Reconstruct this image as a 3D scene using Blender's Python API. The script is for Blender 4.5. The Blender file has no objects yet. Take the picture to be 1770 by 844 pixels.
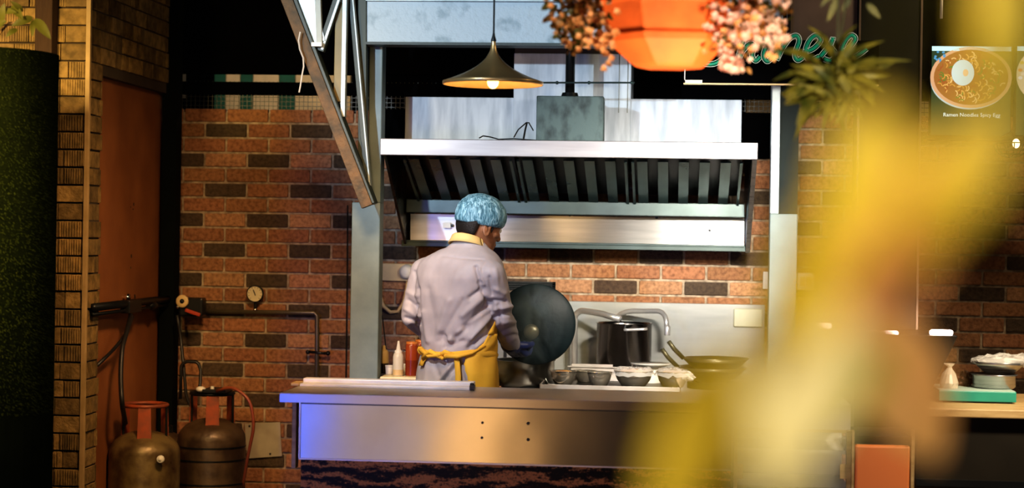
import bpy, bmesh, math, random
from mathutils import Vector, Matrix, noise
random.seed(7)
SC = bpy.context.scene
COL = SC.collection
PI = math.pi
R = math.radians
V = Vector

# ------------------------------------------------------------------ camera
F = 3200.0
TH = math.atan(.09)
RO = .016
CX, CY, CZ = 885.0, 400.0, 1.57

def W(px, py, Y):
    """a point of the photograph laid on the plane y = Y of the room (metres)"""
    u = (px-CX)/F; v = (CY-py)/F
    xr = u*math.cos(RO)-v*math.sin(RO); yr = u*math.sin(RO)+v*math.cos(RO)
    dx = math.cos(TH)*xr-math.sin(TH); dy = math.sin(TH)*xr+math.cos(TH)
    t = Y/dy
    return V((dx*t, Y, CZ+yr*t))

def WX(px, py, X):
    """same, on the plane x = X"""
    u = (px-CX)/F; v = (CY-py)/F
    xr = u*math.cos(RO)-v*math.sin(RO); yr = u*math.sin(RO)+v*math.cos(RO)
    dx = math.cos(TH)*xr-math.sin(TH); dy = math.sin(TH)*xr+math.cos(TH)
    t = X/dx
    return V((X, dy*t, CZ+yr*t))

def proj(p):
    x, y, z = p[0], p[1], p[2]-CZ
    d = -math.sin(TH)*x+math.cos(TH)*y
    r = math.cos(TH)*x+math.sin(TH)*y
    u = r/d; v = z/d
    xr = u*math.cos(RO)+v*math.sin(RO); yr = -u*math.sin(RO)+v*math.cos(RO)
    return CX+xr*F, CY-yr*F

cd = bpy.data.cameras.new('camera'); cam = bpy.data.objects.new('camera', cd); COL.objects.link(cam)
cam.matrix_world = Matrix.Translation((0, 0, CZ)) @ Matrix.Rotation(TH, 4, 'Z') @ Matrix.Rotation(PI/2, 4, 'X') @ Matrix.Rotation(RO, 4, 'Z')
cd.sensor_width = 36; cd.lens = F/1770*36; cd.shift_y = -22/1770
cd.clip_start = .05; cd.clip_end = 60
cd.dof.use_dof = True; cd.dof.focus_distance = 7.75; cd.dof.aperture_fstop = 2.0
SC.camera = cam

# ------------------------------------------------------------------ materials
MATS = {}
def M(name, c, rough=.5, metal=0, c2=None, scale=8, bump=0, bscale=60, stretch=(1, 1, 1), rvar=0, emit=0, ecol=None, trans=0, attr=False, alpha=1, lo=.35, hi=.65, coat=0, spec=.5):
    m = bpy.data.materials.new(name); m.use_nodes = True
    nt = m.node_tree; N = nt.nodes; L = nt.links
    b = N['Principled BSDF']
    b.inputs['Roughness'].default_value = rough; b.inputs['Metallic'].default_value = metal
    b.inputs['Specular IOR Level'].default_value = spec
    b.inputs['Coat Weight'].default_value = coat
    c = tuple(c)+(1,) if len(c) == 3 else c
    tc = N.new('ShaderNodeTexCoord'); mp = N.new('ShaderNodeMapping')
    mp.inputs['Scale'].default_value = stretch
    L.new(tc.outputs['Object'], mp.inputs['Vector'])
    nz = N.new('ShaderNodeTexNoise'); nz.inputs['Scale'].default_value = scale; nz.inputs['Detail'].default_value = 6
    L.new(mp.outputs['Vector'], nz.inputs['Vector'])
    rp = N.new('ShaderNodeMapRange'); rp.inputs['From Min'].default_value = lo; rp.inputs['From Max'].default_value = hi
    L.new(nz.outputs['Fac'], rp.inputs['Value'])
    mix = N.new('ShaderNodeMix'); mix.data_type = 'RGBA'
    if c2 is None: c2 = tuple(x*.78 for x in c[:3])
    mix.inputs['A'].default_value = tuple(c2)[:3]+(1,); mix.inputs['B'].default_value = c
    L.new(rp.outputs['Result'], mix.inputs['Factor'])
    out = mix.outputs['Result']
    if attr:
        at = N.new('ShaderNodeAttribute'); at.attribute_name = 'Col'
        mu = N.new('ShaderNodeMix'); mu.data_type = 'RGBA'; mu.blend_type = 'MULTIPLY'; mu.inputs['Factor'].default_value = 1
        L.new(out, mu.inputs['A']); L.new(at.outputs['Color'], mu.inputs['B']); out = mu.outputs['Result']
    L.new(out, b.inputs['Base Color'])
    if rvar:
        rr = N.new('ShaderNodeMapRange'); rr.inputs['From Min'].default_value = .3; rr.inputs['From Max'].default_value = .7
        rr.inputs['To Min'].default_value = max(.02, rough-rvar); rr.inputs['To Max'].default_value = rough+rvar
        L.new(nz.outputs['Fac'], rr.inputs['Value']); L.new(rr.outputs['Result'], b.inputs['Roughness'])
    if bump:
        n2 = N.new('ShaderNodeTexNoise'); n2.inputs['Scale'].default_value = bscale; n2.inputs['Detail'].default_value = 4
        L.new(mp.outputs['Vector'], n2.inputs['Vector'])
        bp = N.new('ShaderNodeBump'); bp.inputs['Strength'].default_value = bump; bp.inputs['Distance'].default_value = .01
        L.new(n2.outputs['Fac'], bp.inputs['Height']); L.new(bp.outputs['Normal'], b.inputs['Normal'])
    if emit:
        b.inputs['Emission Strength'].default_value = emit
        b.inputs['Emission Color'].default_value = tuple(ecol or c[:3])[:3]+(1,)
    if trans:
        b.inputs['Transmission Weight'].default_value = trans
    if alpha < 1:
        b.inputs['Alpha'].default_value = alpha
    MATS[name] = m
    return m

def brushed(m, rough=.32):
    """steel brushed from side to side: highlights spread up and down"""
    nt = m.node_tree; N = nt.nodes; L = nt.links; b = N['Principled BSDF']
    for l in list(b.inputs['Roughness'].links): L.remove(l)
    b.inputs['Roughness'].default_value = rough; b.inputs['Anisotropic'].default_value = .96
    cx = N.new('ShaderNodeCombineXYZ'); cx.inputs['Z'].default_value = 1; L.new(cx.outputs[0], b.inputs['Tangent'])
    tc = N.new('ShaderNodeTexCoord'); n2 = N.new('ShaderNodeTexNoise'); n2.inputs['Scale'].default_value = 2.6; n2.inputs['Detail'].default_value = 1
    L.new(tc.outputs['Object'], n2.inputs['Vector'])
    b2 = N.new('ShaderNodeBump'); b2.inputs['Strength'].default_value = .12; b2.inputs['Distance'].default_value = .04
    L.new(n2.outputs['Fac'], b2.inputs['Height']); L.new(b2.outputs['Normal'], b.inputs['Normal'])

def leafmat(name, c, c2, scale=14, tl=.45, rough=.5):
    m = M(name, c, rough, c2=c2, scale=scale)
    nt = m.node_tree; N = nt.nodes; L = nt.links
    b = N['Principled BSDF']; o = N['Material Output']
    t = N.new('ShaderNodeBsdfTranslucent'); mx = N.new('ShaderNodeMixShader'); mx.inputs['Fac'].default_value = tl
    src = b.inputs['Base Color'].links[0].from_socket
    L.new(src, t.inputs['Color']); L.new(b.outputs[0], mx.inputs[1]); L.new(t.outputs[0], mx.inputs[2]); L.new(mx.outputs[0], o.inputs['Surface'])
    return m

def emis(name, c, s, attr=False):
    m = bpy.data.materials.new(name); m.use_nodes = True
    N = m.node_tree.nodes; L = m.node_tree.links
    b = N['Principled BSDF']; b.inputs['Base Color'].default_value = (.02, .02, .02, 1); b.inputs['Roughness'].default_value = .4
    b.inputs['Emission Color'].default_value = tuple(c)+(1,); b.inputs['Emission Strength'].default_value = s
    if attr:
        at = N.new('ShaderNodeAttribute'); at.attribute_name = 'Col'; L.new(at.outputs['Color'], b.inputs['Emission Color'])
    return m

BRICK = M('brick', (1, 1, 1), .8, c2=(.5, .47, .45), scale=55, bump=.6, bscale=160, attr=True, lo=.3, hi=.6)
MORTAR = M('mortar', (.5, .4, .28), .95, c2=(.22, .17, .12), scale=30, bump=.5)
CLAD = M('cladding', (1, 1, 1), .8, c2=(.5, .5, .45), scale=25, bump=.5, bscale=90, attr=True)
CLADGAP = M('cladding_gap', (.07, .05, .03), .95)
DARK = M('dark_paint', (.0025, .0025, .003), 1, spec=0)
BLACK = M('black_paint', (.008, .009, .01), .35)
BLACKM = M('black_metal', (.02, .022, .022), .4, .6)
STEEL = M('brushed_steel', (.5, .49, .48), .3, .9, c2=(.4, .39, .38), scale=3, rvar=.06, stretch=(1, 1, 30), bump=.04, bscale=8)
STEELD = M('dark_steel', (.2, .22, .22), .3, 1, c2=(.12, .14, .14), scale=4, rvar=.08, bump=.05, bscale=10)
STEELW = M('worktop_steel', (.66, .6, .56), .38, .45, c2=(.52, .48, .44), scale=6, rvar=.08, bump=.06, bscale=14)
PANEL = M('counter_panel_steel', (.5, .45, .41), .13, 1, c2=(.4, .36, .33), scale=2.5, rvar=.03)
brushed(PANEL)
GALV = M('galvanised_duct', (.6, .67, .74), .55, .0, c2=(.36, .42, .49), scale=4, stretch=(6, 6, 1), bump=.06, bscale=20, lo=.3, hi=.62)
BEAM = M('painted_beam', (.52, .63, .69), .5, .0, c2=(.3, .4, .45), scale=14, bump=.3, bscale=60, lo=.3, hi=.48)
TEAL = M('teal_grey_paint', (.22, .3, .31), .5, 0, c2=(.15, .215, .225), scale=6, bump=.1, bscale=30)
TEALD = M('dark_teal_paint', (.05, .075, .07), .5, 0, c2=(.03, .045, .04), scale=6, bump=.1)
RUSTB = M('rusty_brown_steel', (.16, .09, .035), .6, .2, c2=(.06, .045, .025), scale=14, bump=.3, bscale=60)
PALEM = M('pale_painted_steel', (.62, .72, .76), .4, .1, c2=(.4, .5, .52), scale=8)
BOX = M('stained_grey_box', (.085, .13, .125), .6, .1, c2=(.02, .035, .035), scale=16, bump=.2, stretch=(1, 1, .6), lo=.33, hi=.55)
ORANGEW = M('orange_door_paint', (.34, .13, .04), .55, 0, c2=(.25, .09, .028), scale=4, bump=.05)
BRASS = M('brass', (.75, .52, .24), .33, .8, c2=(.62, .42, .19), scale=4, rvar=.04)
BRASSIN = M('brass_inside', (.95, .6, .22), .45, .7)
GRANITE = None
EDGE = M('edge_steel', (.66, .6, .58), .13, 1, c2=(.6, .54, .52), scale=2.5)
brushed(EDGE, .4)
TURF = M('turf', (.07, .09, .014), .9, c2=(.025, .04, .006), scale=30, spec=.1)
TURFB = M('turf_base', (.01, .014, .004), 1, spec=0)
CYL = M('rusted_cylinder', (.2, .145, .06), .36, .3, c2=(.075, .045, .022), scale=9, bump=.25, bscale=30, rvar=.12, lo=.38, hi=.6)
CYL2 = M('rusted_dark_cylinder', (.1, .065, .035), .4, .3, c2=(.05, .03, .018), scale=9, bump=.25, bscale=30, rvar=.1, lo=.42, hi=.62)
RUBBER = M('rubber_hose', (.015, .014, .014), .45)
HOSE = M('orange_gas_hose', (.3, .08, .03), .45)
WHITE = M('white_plastic', (.75, .72, .65), .4)
CREAM = M('cream_plastic', (.7, .52, .25), .5)
YEL = M('yellow_cloth', (.85, .5, .05), .8, c2=(.75, .42, .04), scale=10, bump=.1, bscale=200)
YELP = M('pale_yellow_cloth', (.85, .62, .25), .8, bump=.1, bscale=200)
SHIRT = M('grey_uniform_cloth', (.46, .425, .45), .5, c2=(.4, .37, .39), scale=12, bump=.08, bscale=300, spec=.35)
TROUS = M('dark_trousers', (.05, .05, .06), .8)
SKIN = M('brown_skin', (.33, .15, .075), .5, c2=(.27, .115, .055), scale=18, bump=.05, bscale=120)
HAIR = M('black_hair', (.018, .014, .012), .55, bump=.5, bscale=250)
NET = None
GLOVE = M('navy_glove', (.035, .05, .16), .4, c2=(.02, .03, .1), bump=.15)
IRON = M('black_iron', (.004, .010, .012), .5, 0, c2=(.008, .016, .018), bump=.1, spec=.25)
PLASTIC = M('clear_bottle_plastic', (.72, .68, .58), .35)
SAUCE = M('red_sauce', (.34, .06, .015), .3)
DSAUCE = M('dark_sauce', (.02, .012, .01), .3)
FILM = M('cling_film', (.95, .93, .88), .12, 0, alpha=.35, bump=.6, bscale=40)
FOOD = M('cooked_food', (.6, .33, .08), .6, c2=(.3, .12, .04), scale=40, bump=.6, bscale=80)
TGREEN = M('green_board', (.02, .26, .19), .45, c2=(.015, .2, .15))
TGTOP = M('pale_board_top', (.42, .55, .48), .5)
WOOD = M('pale_wood', (.6, .42, .2), .45, c2=(.42, .27, .11), scale=8, stretch=(1, 6, 6))
OPOT = M('orange_planter', (1, .19, .03), .7, c2=(.8, .13, .02), scale=7, bump=.25, bscale=22)
OBOX = M('orange_laminate', (.95, .33, .1), .45, c2=(.85, .26, .08), scale=2)
GLASS = M('display_glass', (.9, .95, .93), .05, 0, alpha=.16)
WHITEP = M('white_panel', (.75, .72, .66), .45)

def granite():
    m = bpy.data.materials.new('brown_granite'); m.use_nodes = True
    N = m.node_tree.nodes; L = m.node_tree.links; b = N['Principled BSDF']
    tc = N.new('ShaderNodeTexCoord'); mp = N.new('ShaderNodeMapping'); mp.inputs['Scale'].default_value = (1.6, 1, 5)
    L.new(tc.outputs['Object'], mp.inputs['Vector'])
    n1 = N.new('ShaderNodeTexNoise'); n1.inputs['Scale'].default_value = 2.2; n1.inputs['Detail'].default_value = 3
    L.new(mp.outputs['Vector'], n1.inputs['Vector'])
    wv = N.new('ShaderNodeTexWave'); wv.bands_direction = 'Z'; wv.inputs['Scale'].default_value = 1.2; wv.inputs['Distortion'].default_value = 13; wv.inputs['Detail'].default_value = 8; wv.inputs['Detail Scale'].default_value = 1.6; wv.inputs['Detail Roughness'].default_value = .7
    L.new(mp.outputs['Vector'], wv.inputs['Vector'])
    n3 = N.new('ShaderNodeTexNoise'); n3.inputs['Scale'].default_value = 140; L.new(tc.outputs['Object'], n3.inputs['Vector'])
    ad = N.new('ShaderNodeMath'); ad.operation = 'MULTIPLY_ADD'; ad.inputs[1].default_value = 1.3; L.new(n3.outputs['Fac'], ad.inputs[0])
    sb = N.new('ShaderNodeMath'); sb.operation = 'SUBTRACT'; sb.inputs[1].default_value = .6; L.new(wv.outputs['Fac'], sb.inputs[0]); L.new(sb.outputs[0], ad.inputs[2])
    rp = N.new('ShaderNodeValToRGB'); e = rp.color_ramp.elements
    e[0].position = .3; e[0].color = (.006, .004, .003, 1); e[1].position = 1; e[1].color = (.75, .33, .1, 1)
    x = e.new(.6); x.color = (.11, .042, .015, 1)
    L.new(ad.outputs[0], rp.inputs['Fac']); L.new(rp.outputs['Color'], b.inputs['Base Color'])
    b.inputs['Roughness'].default_value = .45; b.inputs['Specular IOR Level'].default_value = .15
    return m
GRANITE = granite()

def netmat():
    m = bpy.data.materials.new('blue_hairnet'); m.use_nodes = True
    N = m.node_tree.nodes; L = m.node_tree.links; b = N['Principled BSDF']
    tc = N.new('ShaderNodeTexCoord'); mp = N.new('ShaderNodeMapping'); mp.inputs['Scale'].default_value = (1, 1, .22)
    L.new(tc.outputs['Object'], mp.inputs['Vector'])
    v = N.new('ShaderNodeTexNoise'); v.inputs['Scale'].default_value = 105; v.inputs['Detail'].default_value = 2; v.inputs['Distortion'].default_value = 1.2
    L.new(mp.outputs['Vector'], v.inputs['Vector'])
    rp = N.new('ShaderNodeValToRGB'); e = rp.color_ramp.elements
    e[0].position = .38; e[0].color = (.05, .15, .21, 1); e[1].position = .68; e[1].color = (.42, .66, .78, 1)
    x = e.new(.52); x.color = (.17, .36, .46, 1)
    L.new(v.outputs['Fac'], rp.inputs['Fac']); L.new(rp.outputs['Color'], b.inputs['Base Color'])
    bp = N.new('ShaderNodeBump'); bp.inputs['Strength'].default_value = .7; bp.inputs['Distance'].default_value = .004
    L.new(v.outputs['Fac'], bp.inputs['Height']); L.new(bp.outputs['Normal'], b.inputs['Normal'])
    b.inputs['Roughness'].default_value = .6
    return m
NET = netmat()

# ------------------------------------------------------------------ mesh builder
class MB:
    def __init__(s): s.v = []; s.f = []; s.c = []; s.cur = (1, 1, 1, 1)
    def add(s, vs, fs):
        o = len(s.v); s.v += [V(p) for p in vs]
        for f in fs: s.f.append([i+o for i in f]); s.c.append(s.cur)
        return s
    def box(s, a, b, bev=0):
        x0, x1 = sorted((a[0], b[0])); y0, y1 = sorted((a[1], b[1])); z0, z1 = sorted((a[2], b[2]))
        if bev <= 0:
            vs = [(x, y, z) for z in (z0, z1) for y in (y0, y1) for x in (x0, x1)]
            return s.add(vs, [(0, 2, 3, 1), (4, 5, 7, 6), (0, 1, 5, 4), (2, 6, 7, 3), (0, 4, 6, 2), (1, 3, 7, 5)])
        bm = bmesh.new(); bmesh.ops.create_cube(bm, size=1)
        for v in bm.verts: v.co = V((x0+(v.co.x+.5)*(x1-x0), y0+(v.co.y+.5)*(y1-y0), z0+(v.co.z+.5)*(z1-z0)))
        bmesh.ops.bevel(bm, geom=bm.edges[:], offset=bev, segments=2, profile=.6, affect='EDGES')
        bm.verts.index_update()
        s.add([v.co.copy() for v in bm.verts], [[v.index for v in f.verts] for f in bm.faces]); bm.free(); return s
    def bar(s, p, q, w, h, up=(0, 0, 1)):
        p, q = V(p), V(q); d = (q-p).normalized(); up = V(up)
        if abs(d.dot(up)) > .98: up = V((0, 1, 0))
        a = d.cross(up).normalized()*w/2; b = a.cross(d).normalized()*h/2
        vs = [p-a-b, p+a-b, p+a+b, p-a+b, q-a-b, q+a-b, q+a+b, q-a+b]
        return s.add(vs, [(0, 1, 2, 3), (7, 6, 5, 4), (0, 4, 5, 1), (1, 5, 6, 2), (2, 6, 7, 3), (3, 7, 4, 0)])
    def tube(s, pts, r, n=8, caps=True):
        pts = [V(p) for p in pts]; m = len(pts)
        rr = r if isinstance(r, (list, tuple)) else [r]*m
        prev = None; vs = []
        for i, p in enumerate(pts):
            d = (pts[min(i+1, m-1)]-pts[max(i-1, 0)]).normalized()
            if prev is None:
                u = d.cross(V((0, 0, 1)));
                if u.length < .1: u = d.cross(V((0, 1, 0)))
            else: u = prev-d*prev.dot(d)
            u.normalize(); prev = u; w = d.cross(u)
            for k in range(n):
                a = 2*PI*k/n; vs.append(p+(u*math.cos(a)+w*math.sin(a))*rr[i])
        fs = [(i*n+k, i*n+(k+1) % n, (i+1)*n+(k+1) % n, (i+1)*n+k) for i in range(m-1) for k in range(n)]
        if caps: fs += [tuple(range(n-1, -1, -1)), tuple((m-1)*n+k for k in range(n))]
        return s.add(vs, fs)
    def lathe(s, c, prof, n=32, axis='Z', caps=False):
        c = V(c); vs = []
        for r, h in prof:
            for k in range(n):
                a = 2*PI*k/n; x, y = r*math.cos(a), r*math.sin(a)
                if axis == 'Z': vs.append(c+V((x, y, h)))
                elif axis == 'Y': vs.append(c+V((x, h, y)))
                else: vs.append(c+V((h, x, y)))
        m = len(prof)
        fs = [(i*n+k, i*n+(k+1) % n, (i+1)*n+(k+1) % n, (i+1)*n+k) for i in range(m-1) for k in range(n)]
        if caps: fs += [tuple(range(n-1, -1, -1)), tuple((m-1)*n+k for k in range(n))]
        return s.add(vs, fs)
    def prism(s, poly, d):
        """polygon (list of points) extruded by vector d"""
        n = len(poly); P = [V(p) for p in poly]; d = V(d)
        return s.add(P+[p+d for p in P], [tuple(range(n))]+[tuple(range(2*n-1, n-1, -1))]+[(i, i+n, (i+1) % n+n, (i+1) % n) for i in range(n)])
    def ball(s, c, r, n=10, sc=(1, 1, 1)):
        c = V(c); vs = []; m = n//2+1
        for i in range(m+1):
            t = PI*i/m
            for k in range(n):
                a = 2*PI*k/n; vs.append(c+V((r*sc[0]*math.sin(t)*math.cos(a), r*sc[1]*math.sin(t)*math.sin(a), r*sc[2]*math.cos(t))))
        fs = [(i*n+k, (i+1)*n+k, (i+1)*n+(k+1) % n, i*n+(k+1) % n) for i in range(m) for k in range(n)]
        return s.add(vs, fs)
    def loft(s, rings, caps=True):
        n = len(rings[0]); m = len(rings); vs = [p for r in rings for p in r]
        fs = [(i*n+k, i*n+(k+1) % n, (i+1)*n+(k+1) % n, (i+1)*n+k) for i in range(m-1) for k in range(n)]
        if caps: fs += [tuple(range(n-1, -1, -1)), tuple((m-1)*n+k for k in range(n))]
        return s.add(vs, fs)
    def grid(s, rows):
        m = len(rows); n = len(rows[0]); vs = [p for r in rows for p in r]
        return s.add(vs, [(i*n+k, i*n+k+1, (i+1)*n+k+1, (i+1)*n+k) for i in range(m-1) for k in range(n-1)])
    def limb(s, pts, rad, n=14):
        s.tube(pts, rad, n)
        for p, r in zip(pts, rad): s.ball(p, r, n)
        return s

WL = {}
def base(vs):
    xs = [p.x for p in vs]; ys = [p.y for p in vs]; zs = [p.z for p in vs]
    return V(((min(xs)+max(xs))/2, (min(ys)+max(ys))/2, min(zs)))

def mk(name, mb, mat, parent=None, smooth=False, label=None, cat=None, group=None, kind=None, bevel=0, mesh=None, col=False, recalc=True, solid=0):
    if mesh is None:
        me = bpy.data.meshes.new(name)
        loc = WL[parent.name] if parent else base(mb.v)
        me.from_pydata([tuple(p-loc) for p in mb.v], [], mb.f)
        if col:
            ca = me.color_attributes.new('Col', 'FLOAT_COLOR', 'CORNER'); k = 0
            for f, c in zip(mb.f, mb.c):
                for _ in f: ca.data[k].color = c; k += 1
        if recalc:
            bm = bmesh.new(); bm.from_mesh(me); bmesh.ops.recalc_face_normals(bm, faces=bm.faces); bm.to_mesh(me); bm.free()
    else:
        me = mesh; loc = WL[parent.name] if parent else base([v.co for v in me.vertices])
        for v in me.vertices: v.co -= loc
    me.materials.append(mat)
    if smooth: me.shade_smooth()
    o = bpy.data.objects.new(name, me); COL.objects.link(o)
    if parent: o.parent = parent
    else: o.location = loc
    WL[o.name] = loc.copy()
    if bevel:
        b = o.modifiers.new('bevel', 'BEVEL'); b.width = bevel; b.segments = 2; b.limit_method = 'ANGLE'
    if solid:
        b = o.modifiers.new('solid', 'SOLIDIFY'); b.thickness = solid; b.offset = 0
    if label: o['label'] = label
    if cat: o['category'] = cat
    if group: o['group'] = group
    if kind: o['kind'] = kind
    return o

def thing(name, loc, label, cat, group=None):
    o = bpy.data.objects.new(name, None); o.empty_display_size = .05; COL.objects.link(o); o.location = V(loc); WL[o.name] = V(loc)
    o['label'] = label; o['category'] = cat
    if group: o['group'] = group
    return o

def dup(root, loc, label=None):
    r = root.copy(); COL.objects.link(r); r.location = V(loc); WL[r.name] = V(loc)
    if label: r['label'] = label
    for ch in root.children:
        c = ch.copy(); COL.objects.link(c); c.parent = r; WL[c.name] = V(loc)
        for g in ch.children:
            d = g.copy(); COL.objects.link(d); d.parent = c; WL[d.name] = V(loc)
    return r

def struct(name, mb, mat, **k):
    return mk(name, mb, mat, kind='structure', **k)

def fuse(mb, vox, smooth=3):
    """union of overlapping closed shapes into one continuous skin"""
    me = bpy.data.meshes.new('tmp'); me.from_pydata([tuple(p) for p in mb.v], [], mb.f)
    bm = bmesh.new(); bm.from_mesh(me)
    bmesh.ops.recalc_face_normals(bm, faces=bm.faces); bm.to_mesh(me); bm.free()
    o = bpy.data.objects.new('tmp', me); COL.objects.link(o)
    r = o.modifiers.new('r', 'REMESH'); r.mode = 'VOXEL'; r.voxel_size = vox
    if smooth:
        s = o.modifiers.new('s', 'SMOOTH'); s.factor = .5; s.iterations = smooth
    dg = bpy.context.evaluated_depsgraph_get(); dg.update()
    out = bpy.data.meshes.new_from_object(o.evaluated_get(dg))
    bpy.data.objects.remove(o)
    out.materials.clear()
    return out

def ss(t): t = max(0, min(1, t)); return t*t*(3-2*t)
def interp(tab, y):
    if y <= tab[0][0]: return tab[0][1:]
    for a, b in zip(tab, tab[1:]):
        if y <= b[0]:
            t = (y-a[0])/(b[0]-a[0]); return tuple(p+(q-p)*t for p, q in zip(a[1:], b[1:]))
    return tab[-1][1:]

def lamp(kind, name, loc, energy, color, target=None, size=.3, size_y=None, spot=40, blend=.5, radius=.1, spread=None):
    d = bpy.data.lights.new(name, kind); d.energy = energy; d.color = color
    if kind == 'AREA':
        d.size = size
        if spread: d.spread = R(spread)
        if size_y: d.shape = 'RECTANGLE'; d.size_y = size_y
    if kind == 'SPOT': d.spot_size = R(spot); d.spot_blend = blend; d.shadow_soft_size = radius
    if kind == 'POINT': d.shadow_soft_size = radius
    o = bpy.data.objects.new(name, d); COL.objects.link(o); o.location = loc
    if target is not None: o.rotation_euler = (V(target)-V(loc)).to_track_quat('-Z', 'Y').to_euler()
    return o

# ================================================================== SETTING
YW = 9.06
XL = W(303, 400, YW).x
ZT = W(390, 190, YW).z
XR = 2.6
H = 4.1
# --- back wall: real bricks on a mortar bed
RH = .0745
def jx(n): return -.0829+.22*n if n >= -3 else -.7429+.2157*(n+3)
mb = MB(); mb.box((XL-.4, YW+.006, 0), (XR, YW+.2, ZT-.012))
struct('wall_back', mb, MORTAR)
mb = MB(); rng = random.Random(3)
def bcol(kind):
    j = rng.uniform(.86, 1.14)
    c = {'mid': (.37, .17, .078), 'bright': (.48, .255, .13), 'dark': (.095, .062, .036)}[kind]
    return (c[0]*j, c[1]*j*rng.uniform(.94, 1.06), c[2]*j, 1)
k0 = int((ZT-1.38)/RH)
for k in range(-18, k0+1):
    zc = 1.38+k*RH
    if zc-.04 < 0: continue
    odd = k % 2
    for n in range(-13, 13):
        if odd:
            x0 = (jx(n-1)+jx(n))/2; x1 = (jx(n)+jx(n+1))/2
            t1 = ((k+1)//2) % 2 == 0   # k=-1 : odd n are dark
            if t1: kind = 'dark' if n % 2 else 'bright'
            else: kind = 'mid' if n % 2 else 'dark'
        else: x0, x1 = jx(n), jx(n+1); kind = 'mid'
        x0 = max(x0+.0055, XL-.3); x1 = min(x1-.0055, XR)
        if x1-x0 < .02: continue
        mb.cur = bcol(kind)
        mb.box((x0, YW-.004-rng.uniform(0, .004), zc-RH/2+.0055), (x1, YW+.03, zc+RH/2-.0055), bev=.006)
struct('wall_back_brickwork', mb, BRICK, col=True)

# --- side wall on the left: clad pillar front and receding face with an opening
PY = WX(152, 400, XL).y
OY0 = WX(175, 430, XL).y; ZO = WX(178, 132, XL).z
mb = MB()
mb.box((XL-1.2, PY+.01, 0), (XL-.012, OY0-.001, H))               # pillar core
mb.box((XL-.6, OY0, ZO+.006), (XL-.012, YW+.2, H))
struct('wall_left', mb, CLADGAP)
mb = MB(); rng = random.Random(5)
def cc(b):
    j = rng.uniform(.6, 1.2)*b; return (.38*j, .25*j, .085*j, 1)
CH = .0755
nrow = int(H/CH)
for i in range(nrow):
    z0 = i*CH+.004; z1 = (i+1)*CH-.003
    # front face
    x = XL-.006-rng.choice((.0, .06))
    x = XL-.008
    while x > XL-1.0:
        w = rng.choice((.085, .1, .16, .12)); x0 = x-w; mb.cur = cc(1.0)
        dep = rng.uniform(.006, .018)
        mb.box((x0+.0015, PY-dep, z0), (x-.0015, PY+.02, z1), bev=.002)
        if rng.random() < .6:
            g = x0+.008
            while g < x-.01: 
                mb.box((g, PY-dep-.005, z0+.002), (g+.005, PY-dep+.002, z1-.002)); g += rng.uniform(.009, .013)
        x = x0
    # receding face
    y = PY+.0
    while y < YW:
        w = rng.choice((.06, .1, .16, .2)); y1 = min(y+w, YW)
        lo, hi = y, y1
        if z0 < ZO:
            hi = min(hi, OY0)
            if hi-lo < .01: y = y1; continue
            zz1 = z1
        zz0 = z0 if (z0 >= ZO or hi <= OY0) else ZO
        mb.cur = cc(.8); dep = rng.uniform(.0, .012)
        if not (z0 < ZO < z1 and lo >= OY0): mb.box((XL-.03, lo+.0015, zz0), (XL-.012+dep, hi-.0015, z1), bev=.0015)
        if rng.random() < .5:
            g = lo+.01
            while g < hi-.01: mb.box((XL-.02, g, z0+.002), (XL-.012+dep+.004, g+.005, z1-.002)); g += .014
        y = y1
struct('wall_left_cladding', mb, CLAD, col=True)
TRIM = M('corner_bead', (.5, .35, .16), .6, c2=(.36, .25, .1))
struct('trim_1', MB().box((XL-.016, PY-.022, 0), (XL+.004, PY+.0, H)), TRIM, bevel=.002)
# orange steel door in the opening
mb = MB().box((XL-.075, OY0-.03, 0), (XL-.05, YW+.1, ZO+.05))
for px, py in ((231, 353), (229, 442), (229, 462), (240, 512), (228, 362)):
    pass
door = struct('door_1', mb, ORANGEW)
hm = MB()
for px, py, r in ((231, 353, .008), (226, 358, .004), (230, 362, .004), (227, 443, .009), (226, 463, .005), (233, 513, .012)):
    p = WX(px, py, XL-.05); hm.lathe((p.x-.003, p.y, p.z), [(0.0001, .004), (r, .004), (r, -.002)], 10, 'X')
mk('screw_hole', hm, BLACK, door)
p = WX(212, 514, XL-.05)
mk('door_knob', MB().lathe(p, [(.0001, .035), (.014, .034), (.02, .024), (.014, .012), (.008, .008), (.008, 0)], 16, 'X'), M('chrome', (.9, .9, .9), .1, 1), door, smooth=True)
# dark steel post at the inner corner
pa = W(282, 400, 8.95); pb = W(307, 400, 8.95)
struct('trim_2', MB().box((pa.x, 8.9, 0), (pb.x, 9.0, H)), M('post_black_green', (.004, .006, .005), .9, spec=.1), bevel=.003)

struct('floor', MB().box((-6, -5, -.1), (6, 11, 0)), M('floor_tile', (.12, .1, .085), .35, c2=(.07, .06, .05), scale=3))
struct('ceiling', MB().box((-6, -5, H), (6, 14, H+.1)), DARK)
# dark void above the brick wall and the lit building far beyond it
struct('wall_far', MB().box((-6, 11.0, 0), (6, 11.1, H)), DARK)
zb0 = W(400, 163, YW).z; zb1 = W(400, 142, YW).z
mb = MB().box((-2.9, YW-.02, zb0), (XR, YW+.06, zb1)); struct('trim_3', mb, DARK)
mb = MB().box((-2.9, YW-.02, W(400, 127, YW).z), (XR, YW+.06, H)); struct('wall_back_upper', mb, DARK)
# mesh
mb = MB(); x = XL
while x < XR:
    mb.bar((x, YW+.01, ZT-.02), (x, YW+.01, W(400, 140, YW).z), .0025, .0025); x += .022
z = ZT
while z < W(400, 140, YW).z:
    mb.bar((XL, YW+.012, z), (XR, YW+.012, z), .0025, .0025); z += .022
mk('wire_mesh', mb, BLACKM, label='black square wire mesh strip running above the brick wall', cat='mesh')
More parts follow.
